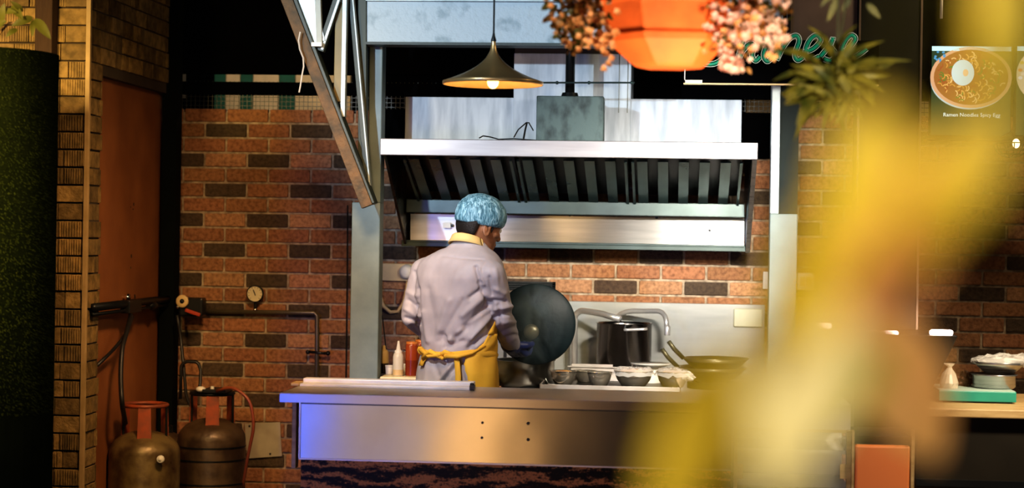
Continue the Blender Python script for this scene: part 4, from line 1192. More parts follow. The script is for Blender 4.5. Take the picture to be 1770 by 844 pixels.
hand(m, wrL, palL, fL, V((.2, .3, -1)), V((.5, .8, 0)), curl=.4)
mk('body', None, SKIN, chef, smooth=True, mesh=fuse(m, .0042, 2))
# glove on the right hand
m = MB(); hand(m, wrR, palR, fR+V((.1, 0, -.2)), V((.35, .9, .1)), V((.5, -.1, .8)), curl=.75, inf=.0045)
m.limb([wrR-fR*.02, wrR+fR*.02], [.041, .036], 14)
mk('glove', None, GLOVE, chef, smooth=True, mesh=fuse(m, .0035, 2))
# eyes
for sx in (-1, 1):
    mk('eye', MB().ball(hp_(sx*.030, .078, .006), .012, 14), M('eye_white', (.7, .68, .62), .2), chef, smooth=True)
# hair below the net
m = MB(); rings = []
for z, hw, fy, by in [(-.052, .058, -.035, -.074), (-.04, .067, -.030, -.083), (-.02, .0725, -.022, -.094), (.0, .075, -.018, -.099), (.02, .0785, .0, -.103), (.05, .0795, .0, -.104), (.06, .06, .0, -.08)]:
    cy = (fy+by)/2; ry = (fy-by)/2
    rings.append([hp_(hw*math.cos(a), cy+ry*math.sin(a), z) for a in [2*PI*k/32 for k in range(32)]])
m.loft(rings); mk('hair', m, HAIR, chef, smooth=True)
m = MB()
for sx in (-1, 1): m.limb([hp_(sx*.071, .018, .03), hp_(sx*.070, .020, .0), hp_(sx*.066, .022, -.016)], [.006, .006, .003], 8)
mk('sideburn', m, HAIR, chef, smooth=True)
# hairnet
m = MB(); rings = []
for z, hw, fy, by in [(.002, .079, .075, -.106), (.006, .086, .096, -.113), (.018, .092, .101, -.117), (.04, .097, .103, -.120), (.065, .095, .100, -.118), (.09, .085, .088, -.106), (.11, .068, .068, -.086), (.126, .044, .042, -.058), (.134, .018, .014, -.026)]:
    cy = (fy+by)/2; ry = (fy-by)/2; zt_ = z
    rings.append([hp_(hw*math.cos(a), cy+ry*math.sin(a), zt_+(.014*max(0, math.sin(a))-.010*max(0, -math.sin(a)))*(1-z/.134)) for a in [2*PI*k/64 for k in range(64)]])
m.loft(rings)
for i, v in enumerate(m.v):
    d = v-hc; m.v[i] = v+d.normalized()*(.0035*noise.noise(V((d.x*55, d.y*55, d.z*14))))
mk('hairnet', m, NET, chef, smooth=True)
# trousers and shoes
m = MB()
for s_ in (-1, 1):
    h_ = feet+rv*s_*.08+V((0, 0, hipz.z+.05)); k_ = feet+rv*s_*.09+fv*.02+V((0, 0, .47)); a_ = feet+rv*s_*.1+V((0, 0, .09))
    m.limb([h_, h_.lerp(k_, .5), k_, k_.lerp(a_, .5), a_], [.1, .09, .075, .065, .06], 16)
mk('trousers', None, TROUS, chef, smooth=True, mesh=fuse(m, .008, 3))
for s_ in (-1, 1):
    a_ = feet+rv*s_*.1
    m = MB(); m.limb([a_+V((0, 0, .048))-fv*.03, a_+fv*.05+V((0, 0, .045)), a_+fv*.15+V((0, 0, .036))], [.046, .044, .036], 14)
    mk('shoe', None, BLACK, chef, smooth=True, mesh=fuse(m, .006, 3))

# ================================================================== HANGING ORANGE PLANTER
YO = 5.3
oc = W(1150, 60, YO)
S5 = 3200/5.3
hpn = thing('hanging_planter', W(1155, 118, YO), 'orange hexagonal hanging planter overflowing with dry pink flowers', 'planter')
m = MB(); rings = []
tab = [(118, 1157, 57), (112, 1156, 66), (74, 1152, 105), (62, 1151, 108), (58, 1151, 104), (10, 1148, 112), (2, 1148, 116), (-4, 1148, 112), (-60, 1148, 118)]
for py, cx, hw in tab:
    c = W(cx, py, YO); r_ = hw/S5
    rings.append([c+V((r_*math.cos(R(60*k+10)), r_*.85*math.sin(R(60*k+10)), 0)) for k in range(6)])
m.loft(rings, caps=True)
o = mk('pot', m, OPOT, hpn, bevel=.008)
m = MB()
for k in range(3):
    a = R(120*k+20); c = W(1148, -60, YO); p = c+V((.17*math.cos(a), .15*math.sin(a), 0)); m.tube([p, V((c.x, YO, H))], .003, 6)
mk('hanger_wire', m, BLACKM, hpn)
DRY = leafmat('dry_brown_leaf', (.42, .2, .05), (.14, .07, .02), 30, .3)
DRG = leafmat('olive_leaf', (.12, .11, .02), (.06, .06, .01), 30, .3)
PNK = leafmat('pink_petal', (.95, .68, .58), (.85, .48, .38), 30, .35)
PEA = leafmat('peach_petal', (.85, .45, .18), (.7, .3, .1), 30, .35)
rng = random.Random(21)
def cloud(n, cx, cy, sx, sy, sz, poly=None):
    out = []
    while len(out) < n:
        x = rng.gauss(cx, sx); y = rng.gauss(cy, sy)
        if poly and not poly(x, y): continue
        out.append((x, y, YO+rng.uniform(-sz, sz)))
    return out
ml, mg = MB(), MB()
def lp(x, y): return x < 1062-(.15*abs(y)) and x > 944+max(0, (y-20)*.45) and y < 95-abs(x-985)*.5
def rl(m, p, L_, w):
    d = V((rng.uniform(-1, 1), rng.uniform(-1, .3), rng.uniform(-1.2, .6))).normalized()
    leaf(m, p, p+d*L_, w, nrm=(rng.uniform(-1, 1), -1, rng.uniform(-1, 1)), n=4, k=2, curl=.004)
for x, y, Y in cloud(430, 1000, 15, 38, 40, .12, lp): rl(ml if rng.random() < .65 else mg, W(x, y, Y), rng.uniform(.018, .034), rng.uniform(.012, .02))
def rp2(x, y): return x > 1188+max(0, y-20)*.25 and x < 1362 and y < 112-abs(x-1265)*.45-(0 if x < 1300 else 0)+(20 if x > 1280 else 0)
for x, y, Y in cloud(300, 1275, 25, 55, 40, .12, rp2): rl(ml if rng.random() < .6 else mg, W(x, y, Y), rng.uniform(.016, .03), rng.uniform(.01, .02))
mk('foliage', ml, DRY, hpn, recalc=False); mk('green_foliage', mg, DRG, hpn, recalc=False)
mp_, me_ = MB(), MB()
def flower(m, p, r_):
    ax = V((rng.uniform(-.6, .6), -1, rng.uniform(-.6, .3))).normalized(); u = ax.cross(V((0, 0, 1))).normalized(); w_ = ax.cross(u)
    for k in range(5):
        a = 2*PI*k/5+rng.random(); d = u*math.cos(a)+w_*math.sin(a); leaf(m, p, p+d*r_+ax*r_*.35, r_*.8, nrm=ax, n=3, k=2)
for x, y, Y in cloud(300, 1290, 35, 50, 36, .13, rp2): flower(mp_ if rng.random() < .72 else me_, W(x, y, Y-.05), rng.uniform(.009, .015))
for x, y, Y in cloud(60, 1262, 108, 10, 10, .05): flower(mp_, W(x, min(y, 122), Y), .011)
for x, y, Y in cloud(70, 1010, 40, 35, 34, .1, lp): flower(me_, W(x, y, Y-.06), .011)
for x, y, Y in cloud(40, 1045, 70, 10, 18, .04): flower(me_, W(x, y, Y-.16), .011)
for x, y in ((960, 96), (958, 124), (965, 92), (972, 88)): rl(ml, W(x, y, YO), .02, .015)
mk('blossom', mp_, PNK, hpn, kind='stuff', recalc=False); mk('peach_blossom', me_, PEA, hpn, kind='stuff', recalc=False)

# ================================================================== HANGING SPIKY PLANT
YQ2 = 4.9
pc = W(1440, 120, YQ2)
sp2 = thing('hanging_plant', W(1440, 150, YQ2), 'hanging green plant with narrow pointed leaves in front of the script sign', 'plant')
GL = leafmat('olive_green_leaf', (.26, .22, .035), (.05, .06, .01), 20, .4)
m = MB(); rng = random.Random(8)
for (x0, y0, x1, y1, w) in ((1425, 120, 1335, 140, 16), (1420, 110, 1330, 85, 14), (1430, 130, 1372, 245, 13), (1440, 140, 1378, 170, 12), (1450, 120, 1577, 105, 13), (1455, 110, 1530, 70, 12), (1440, 100, 1395, 45, 12), (1450, 95, 1482, 42, 11), (1420, 140, 1355, 180, 12), (1450, 140, 1490, 210, 14), (1440, 150, 1420, 230, 12), (1460, 130, 1530, 160, 14), (1440, 110, 1410, 70, 14)):
    leaf(m, W(x0, y0, YQ2), W(x1, y1, YQ2-.1), w/640, nrm=(rng.uniform(-.4, .4), -1, .4), curl=.02, n=8, k=4)
for i in range(120):
    a = rng.uniform(0, 2*PI); l_ = rng.uniform(35, 88); x0 = rng.gauss(1440, 22); y0 = rng.gauss(128, 18)
    x0 += 8; y0 += 12; x1 = x0+l_*math.cos(a); y1 = y0+l_*.8*math.sin(a)+8
    if y1 < 98 and x1 < 1432: continue
    leaf(m, W(x0, y0, YQ2+rng.uniform(-.08, .08)), W(x1, y1, YQ2+rng.uniform(-.12, .12)), rng.uniform(9, 15)/640, nrm=(rng.uniform(-.6, .6), -1, rng.uniform(-.3, .6)), curl=rng.uniform(-.01, .02), n=6, k=2)
for (x0, y0, x1, y1, w) in ((1450, -10, 1430, 38, 12), (1445, -20, 1418, 12, 10), (1498, 5, 1522, 32, 12), (1470, -5, 1455, 20, 10)):
    leaf(m, W(x0, y0, YQ2), W(x1, y1, YQ2), w/640, n=6, k=2)
mk('foliage', m, GL, sp2, recalc=False, smooth=True)
m = MB(); m.tube([W(1438, 120, YQ2), W(1455, 50, YQ2), W(1468, -30, YQ2), V((W(1468, -30, YQ2).x, YQ2, H))], .003, 6); m.tube([W(1445, 120, YQ2), W(1448, 50, YQ2), V((W(1460, -30, YQ2).x, YQ2, H))], .003, 6)
mk('hanger_cord', m, M('green_cord', (.06, .06, .03), .7), sp2)
mk('pot', MB().lathe(W(1442, 140, YQ2+.02), [(.0001, -.03), (.03, -.03), (.042, .02), (.038, .02), (.0001, .01)], 20), BLACK, sp2, smooth=True)

# ================================================================== SCRIPT SIGN
YSg = 7.7
a, b = bx(1183, -60, 1520, 145, YSg+.03, YSg+.06)
sg = thing('script_sign', ((a[0]+b[0])/2, YSg+.04, a[2]), 'black sign board with green looping script reading Chinese', 'sign')
zs1 = W(1350, 75, YSg).z
mk('board', MB().box((a[0], YSg+.03, a[2]), (b[0], YSg+.05, W(1350, 68, YSg).z)), DARK, sg)
mk('edge_strip', MB().box((a[0], YSg+.02, a[2]-.006), (b[0], YSg+.055, a[2])), CREAM, sg)
pa_, pb_ = bx(1183, 100, 1210, 140, YSg+.02, YSg+.03)
mk('hinge_plate', MB().box((pa_[0], YSg+.02, a[2]), (pb_[0]+.01, YSg+.03, a[2]+.012)).box((pa_[0], YSg+.02, a[2]), (pa_[0]+.004, YSg+.03, pb_[2])), WHITE, sg)
tp_a, tp_b = bx(1367, -40, 1482, 70, YSg+.06, YSg+.08)
mk('upper_panel', MB().box(tp_a, tp_b), M('taupe_panel', (.16, .12, .1), .6), sg)
mk('panel_frame', MB().box(*bx(1361, -40, 1367, 75, YSg+.03, YSg+.07)), BLACKM, sg)
STR = {
 'C': [(1268, 58), (1256, 46), (1236, 48), (1216, 66), (1204, 90), (1210, 107), (1230, 111), (1246, 104), (1258, 88)],
 'h': [(1296, 34), (1288, 60), (1275, 104), (1284, 88), (1296, 76), (1303, 80), (1300, 96), (1306, 105), (1314, 98)],
 'i': [(1328, 72), (1320, 94), (1326, 106), (1336, 98)],
 'n': [(1334, 72), (1344, 62), (1350, 68), (1343, 102), (1352, 84), (1366, 66), (1377, 62), (1381, 72), (1374, 94), (1379, 104), (1390, 97)],
 'e': [(1390, 90), (1406, 84), (1418, 70), (1411, 61), (1399, 70), (1392, 90), (1399, 104), (1416, 98)],
 's': [(1418, 98), (1434, 78), (1440, 66), (1436, 80), (1444, 94), (1436, 105), (1424, 102)],
 'e2': [(1452, 92), (1466, 84), (1478, 68), (1471, 61), (1460, 72), (1454, 92), (1462, 105), (1482, 96), (1498, 84)]}
GN = M('green_letter', (.01, .3, .17), .4, emit=.25, ecol=(.01, .35, .2)); GW = M('pale_outline', (.6, .75, .65), .4, emit=.25)
def smoothp(P, n=8):
    out = []
    for i in range(len(P)-1):
        p0 = P[max(i-1, 0)]; p1 = P[i]; p2 = P[i+1]; p3 = P[min(i+2, len(P)-1)]
        for k in range(n):
            t = k/n
            out.append(tuple(.5*((2*p1[j])+(-p0[j]+p2[j])*t+(2*p0[j]-5*p1[j]+4*p2[j]-p3[j])*t*t+(-p0[j]+3*p1[j]-3*p2[j]+p3[j])*t**3) for j in (0, 1)))
    out.append(P[-1]); return out
for ch, P in STR.items():
    Q = smoothp(P); pts = [W(x, y, YSg) for x, y in Q]
    lt = mk('letter', MB().tube(pts, .0062, 8), GN, sg, smooth=True)
    mo = MB()
    for sgn in (-1, 1):
        off = []
        for i, p in enumerate(pts):
            d = (pts[min(i+1, len(pts)-1)]-pts[max(i-1, 0)]).normalized(); n_ = V((-d.z, 0, d.x)); off.append(p+n_*.0105*sgn+V((0, -.002, 0)))
        mo.tube(off, .0014, 6)
    mk('outline', mo, GW, lt)
mk('dot', MB().ball(W(1331, 60, YSg), .01, 10), GN, sg, smooth=True)
# ================================================================== RIGHT SIDE
# square dark pillar with bright metal edges
YK = 7.75
a, b = bx(1481, 0, 1586, 844, YK, YK+.25)
pl = thing('dark_pillar', ((a[0]+b[0])/2, YK+.12, 0), 'square black clad pillar with thin bright metal edges', 'pillar')
mk('core', MB().box((a[0], YK, 0), (b[0], YK+.25, H)), BLACK, pl)
for x in (a[0]-.006, b[0]-.002):
    mk('edge_trim', MB().box((x, YK-.008, W(1530, 576, YK).z), (x+.008, YK+.01, H)), M('trim_metal', (.55, .42, .32), .3, .8), pl)
# black tapered counter kiosk with three lit lamps
YKk = 7.3
def kp(x, y, Y): return W(x, y, Y)
zk0 = zc+.0; zk1 = W(1530, 578, YKk).z
A = W(1398, 570, YKk).x; B = W(1656, 578, YKk).x; C_ = W(1432, 680, YKk).x; D_ = W(1612, 690, YKk).x
kk = thing('lamp_hopper', ((A+B)/2, YKk+.15, zk0), 'black tapered hopper with three glowing lamps along its top', 'hopper')
m = MB(); m.add([(C_, YKk+.06, zk0), (D_, YKk+.06, zk0), (D_, YKk+.34, zk0), (C_, YKk+.34, zk0), (A, YKk, zk1), (B, YKk, zk1), (B, YKk+.4, zk1), (A, YKk+.4, zk1)], [(3, 2, 1, 0), (4, 5, 6, 7), (0, 1, 5, 4), (1, 2, 6, 5), (2, 3, 7, 6), (3, 0, 4, 7)])
mk('hopper_body', m, BLACK, kk, bevel=.004)
GLOWP = emis('pink_white_glow', (1, .78, .68), 26)
for x0, x1, y in ((1404, 1440, 568), (1501, 1556, 579), (1608, 1650, 576)):
    p = W(x0, y, YKk-.012); q = W(x1, y, YKk-.012)
    zz_ = zk1+.012-(y-575)*.0022
    lf = mk('lamp', MB().limb([V((p.x+.012, YKk+.02, zz_)), V((q.x-.012, YKk+.02, zz_))], [.011, .011], 12), GLOWP, kk, smooth=True)
# display case
YDc = 6.75
a, b = bx(1269, 705, 1470, 844, YDc, YDc+.4)
zd = W(1370, 742, YDc).z
dc = thing('display_case', ((a[0]+b[0])/2, YDc+.2, 0), 'glass fronted display case with white shelf beside the serving counter', 'display case')
mk('cabinet_back', MB().box((a[0], YDc+.36, .05), (b[0], YDc+.4, zc)), WHITEP, dc)
mk('cabinet_base', MB().box((a[0], YDc, 0), (b[0], YDc+.4, W(1370, 842, YDc).z)), BLACK, dc)
mk('cabinet_top', MB().box((a[0], YDc, zd), (b[0], YDc+.4, zc)), STEELW, dc, bevel=.002)
mk('shelf', MB().box((a[0]+.01, YDc+.03, W(1370, 785, YDc).z), (b[0]-.01, YDc+.36, W(1370, 779, YDc).z)), WHITEP, dc)
mk('frame', MB().box((a[0], YDc-.01, .02), (a[0]+.012, YDc+.02, zd)).box((b[0]-.014, YDc-.01, .02), (b[0]+.004, YDc+.02, zd)).box((a[0], YDc-.005, zd-.01), (b[0], YDc+.02, zd)), WOOD, dc)
mk('glass_pane', MB().box((a[0]+.012, YDc, W(1370, 842, YDc).z), (b[0]-.014, YDc+.004, zd-.01)), GLASS, dc)
for x0, x1 in ((1272, 1284), (1452, 1465)):
    mk('price_clip', MB().box(*bx(x0, 803, x1, 828, YDc-.012, YDc-.006)), WOOD, dc)
# orange box
YOb = 6.72
a, b = bx(1478, 771, 1573, 844, YOb, YOb+.35)
ob = thing('orange_bin', ((a[0]+b[0])/2, YOb+.2, 0), 'bright orange upright box between display case and dark cabinet', 'bin')
mk('box_body', MB().box((a[0], YOb, 0), (b[0], YOb+.35, b[2])), OBOX, ob, bevel=.008)
mk('side_rail', MB().box((b[0]+.003, YOb, 0), (b[0]+.015, YOb+.03, W(1580, 745, YOb).z)).box((a[0]-.012, YOb, 0), (a[0]-.003, YOb+.03, W(1470, 745, YOb).z)), WOOD, ob)
mk('lid', MB().box((a[0]-.003, YOb+.03, b[2]), (b[0]+.003, YOb+.35, b[2]+.03)), BLACK, ob)
# right counter
YRc = 6.95
a, b = bx(1582, 700, 1900, 844, YRc, YRc+.5)
zrc = W(1700, 708, YRc).z
rc = thing('side_counter', ((a[0]+b[0])/2, YRc+.3, 0), 'wood edged side counter with dark front at the right edge', 'counter')
mk('counter_top', MB().box((a[0], YRc, W(1700, 723, YRc).z), (b[0], YRc+.75, zrc)), WOOD, rc, bevel=.004)
mk('counter_front', MB().box((a[0]+.01, YRc+.05, 0), (b[0], YRc+.7, W(1700, 723, YRc).z)), M('dark_brown_front', (.02, .016, .01), .4), rc)
mk('toe_strip', MB().box((a[0]+.01, YRc+.04, W(1700, 832, YRc).z-.03), (b[0], YRc+.05, W(1700, 834, YRc).z)), BLACK, rc)
# green board
YGb = 7.2
ag = W(1623, 690, YGb); bg = W(1757, 690, YGb)
gbd = thing('green_chopping_board', ((ag.x+bg.x)/2, YGb+.1, zrc), 'thick green chopping board lying on the side counter', 'chopping board')
hg = W(1690, 674, YGb).z-W(1690, 692, YGb).z
mk('board', MB().box((ag.x, YGb, zrc+.006), (bg.x, YGb+.3, zrc+.006+hg)), TGREEN, gbd, bevel=.003)
mk('top_face', MB().box((ag.x+.003, YGb+.003, zrc+.006+hg), (bg.x-.003, YGb+.297, zrc+.008+hg)), TGTOP, gbd)
mk('foot', MB().box((ag.x+.02, YGb+.02, zrc), (bg.x-.02, YGb+.28, zrc+.006)), BLACK, gbd)
zgt = zrc+.008+hg
# steel pan and film topped bowl on it
pcn = W(1718, 660, YGb+.16); pcn.z = zgt
rr_ = .082
pn = thing('steel_pan', pcn, 'round steel pan on the green chopping board', 'pan')
mk('body', MB().lathe(pcn, [(.0001, 0), (rr_*.9, 0), (rr_, .006), (rr_, .048), (rr_+.01, .054), (rr_, .056), (rr_*.96, .01), (.0001, .008)], 36), STEEL, pn, smooth=True)
pb2 = pcn+V((.02, 0, .058))
bw = thing('steel_bowl', pb2, 'film wrapped steel bowl stacked on the round pan at right', 'bowl')
mk('body', MB().lathe(pb2, [(.0001, 0), (.055, 0), (.09, .03), (.105, .045), (.10, .046), (.05, .006), (.0001, .006)], 36), STEEL, bw, smooth=True)
crm = MB(); crm.ball(pb2+V((.02, 0, .048)), 1, 26, (.13, .09, .02))
for i, v in enumerate(crm.v): crm.v[i] = v+V((0, 0, .018*noise.noise(v*30)+.010*noise.noise(v*80)))
mk('cling_film', crm, FILM, bw)
cbag = W(1641, 655, YGb+.1); cbag.z = zgt+.045
m = MB(); m.lathe(V((cbag.x, cbag.y, zgt)), [(.0001, 0), (.032, .0), (.035, .02), (.026, .055), (.012, .075), (.008, .082), (.02, .095)], 18)
for i, v in enumerate(m.v): m.v[i] = v+V((.006*noise.noise(v*60), .006*noise.noise(v*60+V((5, 0, 0))), 0))
mk('plastic_bag', m, M('bag_film', (.8, .7, .55), .25, alpha=.7), label='small knotted clear plastic bag at the left of the green board', cat='bag')
crumple(V((W(1672, 650, YGb+.2).x, YGb+.24, zgt+.03)), .035, .03, .03, 9, M('brown_pack', (.12, .05, .02), .5), 'spice_packet', 'dark brown crumpled packet behind the plastic bag', 'packet')
# menu screens
YM = 8.3
def menu(x0, x1, y0, y1, label, full=True):
    a, b = bx(x0, y0, x1, y1, YM, YM+.05)
    t = thing('menu_screen', ((a[0]+b[0])/2, YM+.02, a[2]), label, 'screen')
    mk('casing', MB().box(a, b), BLACK, t, bevel=.003)
    l, r_, z0_, z1_ = a[0]+.004, b[0]-.004, a[2]+.004, b[2]-.004
    mk('display', MB().box((l, YM-.003, z0_), (r_, YM-.0005, z1_)), emis('screen_green', (.008, .045, .018), 1), t)
    mk('header_bar', MB().box((l, YM-.005, z1_-.020), (r_, YM-.003, z1_)), emis('screen_white', (.55, .85, .85), 1.1), t)
    return t, l, r_, z0_, z1_
def disc(m, c, rx, rz, y, n=40, ri=0):
    if ri: m.add([(c.x+rx*math.cos(q*2*PI/n)*s_, y, c.z+rz*math.sin(q*2*PI/n)*s_) for s_ in (1, ri) for q in range(n)], [(q, (q+1) % n, (q+1) % n+n, q+n) for q in range(n)])
    else: m.add([(c.x+rx*math.cos(q*2*PI/n), y, c.z+rz*math.sin(q*2*PI/n)) for q in range(n)], [tuple(range(n))])
t, l, r_, z0_, z1_ = menu(1608, 1748, 79, 236, 'dark green menu screen showing a noodle bowl with an egg')
YE = YM-.005
c = W(1678, 134, YM)
m = MB(); disc(m, c, 68/385, 52/385, YE, ri=.9); mk('bowl_rim', m, emis('rim_peach', (.75, .42, .22), .9), t, recalc=False)
m = MB(); disc(m, c+V((-.004, 0, -.012)), 66/385, 50/385, YE+.0006, 40); mk('bowl_side', m, emis('rim_white', (.6, .72, .7), .8), t, recalc=False)
m = MB(); disc(m, c, 62/385, 47/385, YE-.0003); mk('broth', m, emis('broth_orange', (.4, .16, .03), .9), t, recalc=False)
m = MB(); rng = random.Random(31)
for i in range(150):
    a = rng.uniform(0, 2*PI); q = rng.uniform(.1, .84)**.6; p = c+V((math.cos(a)*q*60/385, 0, math.sin(a)*q*45/385)); d = rng.uniform(0, PI)
    colr = rng.choice(((.8, .45, .12), (.7, .35, .06), (.9, .6, .25), (.12, .25, .03), (.4, .1, .02))); m.cur = colr+(1,)
    L_ = .014; pts = [p+V((math.cos(d+k*.35)*L_*(k-1.5)/1.5, 0, math.sin(d+k*.35)*L_*(k-1.5)/1.5)) for k in range(4)]
    for k in range(3):
        e = (pts[k+1]-pts[k]).normalized(); n_ = V((-e.z, 0, e.x))*.0022
        yy = YE-.0006-i*.000004
        m.add([V((v.x, yy, v.z)) for v in (pts[k]-n_, pts[k+1]-n_, pts[k+1]+n_, pts[k]+n_)], [(0, 1, 2, 3)])
mk('noodles', m, emis('noodle_glow', (1, 1, 1), .9, attr=True), t, col=True, recalc=False)
ce = W(1664, 126, YM); m = MB(); disc(m, ce, 19/385, 22/385, YE-.0014); eg = mk('egg', m, emis('egg_white', (.65, .78, .72), .95), t, recalc=False)
m = MB(); disc(m, ce+V((.012, 0, 0)), .012, .016, YE-.0017, 20); mk('yolk', m, emis('egg_yolk', (.9, .6, .3), .9), t, recalc=False)
m = MB(); 
for i in range(14):
    x = rng.uniform(1612, 1634); y = rng.uniform(90, 108); p = W(x, y, YM); disc(m, p, .006, .005, YE-.0002, 7)
mk('blue_napkin', m, emis('napkin_blue', (.1, .4, .7), .8), t, recalc=False)
def text(s, loc, size, mat, parent, name='caption', al='CENTER'):
    cu = bpy.data.curves.new(name, 'FONT'); cu.body = s; cu.size = size; cu.align_x = al; cu.extrude = .0003; cu.resolution_u = 2
    o = bpy.data.objects.new(name, cu); COL.objects.link(o); o.rotation_euler = (PI/2, 0, 0); o.location = loc
    bpy.context.view_layer.update(); me = bpy.data.meshes.new_from_object(o); mat4 = o.matrix_world.copy(); bpy.data.objects.remove(o)
    me.transform(mat4); me.materials.clear()
    return mk(name, None, mat, parent, mesh=me)
tw = W(1679, 202, YM)
text('Ramen Noodles Spicy Egg', (tw.x, YM-.006, tw.z), .0235, emis('text_white', (.8, .95, .9), 1.2), t)
t2, l, r_, z0_, z1_ = menu(1755, 1860, 79, 236, 'second menu screen cut off by the right edge of the frame')
c = W(1800, 130, YM); m = MB(); disc(m, c, 42/385, 45/385, YE-.0003); mk('dish_photo', m, emis('dish_cream', (.75, .6, .4), .9), t2, recalc=False)
m = MB()
for i in range(60):
    a = rng.uniform(0, 2*PI); q = rng.uniform(0, 1)**.5; m.cur = rng.choice(((.9, .75, .6), (.8, .3, .1), (.7, .5, .1), (.95, .9, .85)))+(1,)
    disc(m, c+V((math.cos(a)*q*.1, 0, math.sin(a)*q*.11)), .01, .008, YE-.0005-i*.00001, 7)
mk('dish_detail', m, emis('dish_glow', (1, 1, 1), .9, attr=True), t2, col=True, recalc=False)
# steel shelf bracket / rail under the screens
a, b = bx(1600, 236, 1900, 242, YM-.02, YM+.12)
mk('screen_rail', MB().box(a, b), BLACKM, label='black rail carrying the two menu screens', cat='rail')
# wire basket lamp at right
c = W(1748, 248, 8.0)
m = MB()
rr = .075
for th_ in range(0, 180, 30):
    m.tube([c+V((rr*math.sin(q)*math.cos(R(th_)), rr*math.sin(q)*math.sin(R(th_)), -rr*.8*math.cos(q))) for q in [R(x) for x in range(-90, 91, 15)]], .0022, 6)
for fz, fr_ in ((0, 1), (-.35, .9), (-.6, .6)): m.tube([c+V((rr*fr_*math.cos(q*PI/12), rr*fr_*math.sin(q*PI/12), rr*fz)) for q in range(25)], .0025, 6)
bk = thing('wire_cage_lamp', c, 'small wire cage lamp hanging under the menu screens', 'lamp')
mk('cage', m, BLACKM, bk)
mk('bulb', MB().ball(c+V((.02, 0, .0)), .016, 12, (1, 1, 1.3)), emis('small_glow', (1, .8, .5), 3), bk, smooth=True)
mk('hook', MB().tube([c+V((0, 0, 0)), c+V((0, 0, .05)), V((c.x, 8.28, W(1748, 238, 8.28).z))], .003, 6).bar(c+V((-rr, 0, 0)), c+V((rr, 0, 0)), .004, .004), BLACKM, bk)
# hanging utensil top right
p = W(1627, 20, 7.6)
m = MB().tube([p+V((0, 0, -.028)), p+V((.001, 0, .2))], .006, 8).tube([p+V((0, 0, .2)), V((p.x, 7.6, H))], .002, 6)
mk('hanging_rod', m, WHITE, label='short cream rod hanging at the top right beside the black pillar', cat='rod', smooth=True)

# ================================================================== FOREGROUND PLANT (close to the lens)
fp = thing('foreground_plant', (.75, 1.05, 0), 'tall potted plant with big yellow green leaves right in front of the lens', 'plant')
LFY = leafmat('broad_yellow_leaf', (.76, .55, .05), (.66, .46, .04), 8, .5)
LFO = leafmat('broad_orange_leaf', (.82, .42, .15), (.8, .46, .13), 8, .5)
LFC = leafmat('broad_cream_leaf', (.85, .72, .36), (.8, .66, .26), 8, .5)
LFG = leafmat('broad_olive_leaf', (.38, .3, .04), (.26, .22, .03), 8, .5)
LFP = leafmat('broad_peach_leaf', (.9, .5, .32), (.85, .45, .24), 8, .5)
def bigleaf(x0, y0, x1, y1, wpx, Y, mat, Y1=None, nrm=(0, -1, .1), curl=.006):
    m = MB(); leaf(m, W(x0, y0, Y), W(x1, y1, Y1 or Y), wpx*Y/3200, nrm=nrm, curl=curl, n=16, k=6)
    return mk('leaf', m, mat, fp, smooth=True, recalc=False)
bigleaf(1530, 170, 1440, 470, 125, .66, LFY)
bigleaf(1455, 340, 1340, 650, 120, .68, LFY, .7)
bigleaf(1420, 470, 1330, 890, 170, .72, LFC, .7)
bigleaf(1290, 600, 1120, 930, 150, .75, LFY, .75)
bigleaf(1740, 180, 1560, 460, 130, .7, LFY, .7)
bigleaf(1640, 250, 1470, 600, 140, .72, LFO, .72)
bigleaf(1560, 360, 1510, 590, 110, .74, LFP, .74)
bigleaf(1490, 540, 1625, 800, 160, 1.1, LFO, 1.1)
bigleaf(1500, 540, 1440, 760, 110, .85, LFG, .85)
bigleaf(1760, -90, 1715, 240, 85, .8, LFG, .8)
bigleaf(1720, -120, 1690, 150, 60, .75, LFY, .75)
m = MB(); m.tube(arc([V((.75, 1.05, .55)), V((.7, .95, 1.2)), W(1990, 500, .8), W(1900, 100, .8), W(1790, -150, .78), W(1700, -230, .75)]), .005, 10)
m.tube([W(1980, 250, .8), W(1850, 150, .75), W(1740, 180, .7)], .002, 8); m.tube([W(1700, -230, .75), W(1570, -40, .7), W(1530, 170, .66)], .0008, 8)
mk('stem', m, LFG, fp, smooth=True)
mk('pot', MB().lathe((.75, 1.05, 0), [(.0001, 0), (.13, 0), (.17, .5), (.18, .5), (.18, .54), (.16, .54), (.155, .5), (.0001, .5)], 36), OPOT, fp, smooth=True)

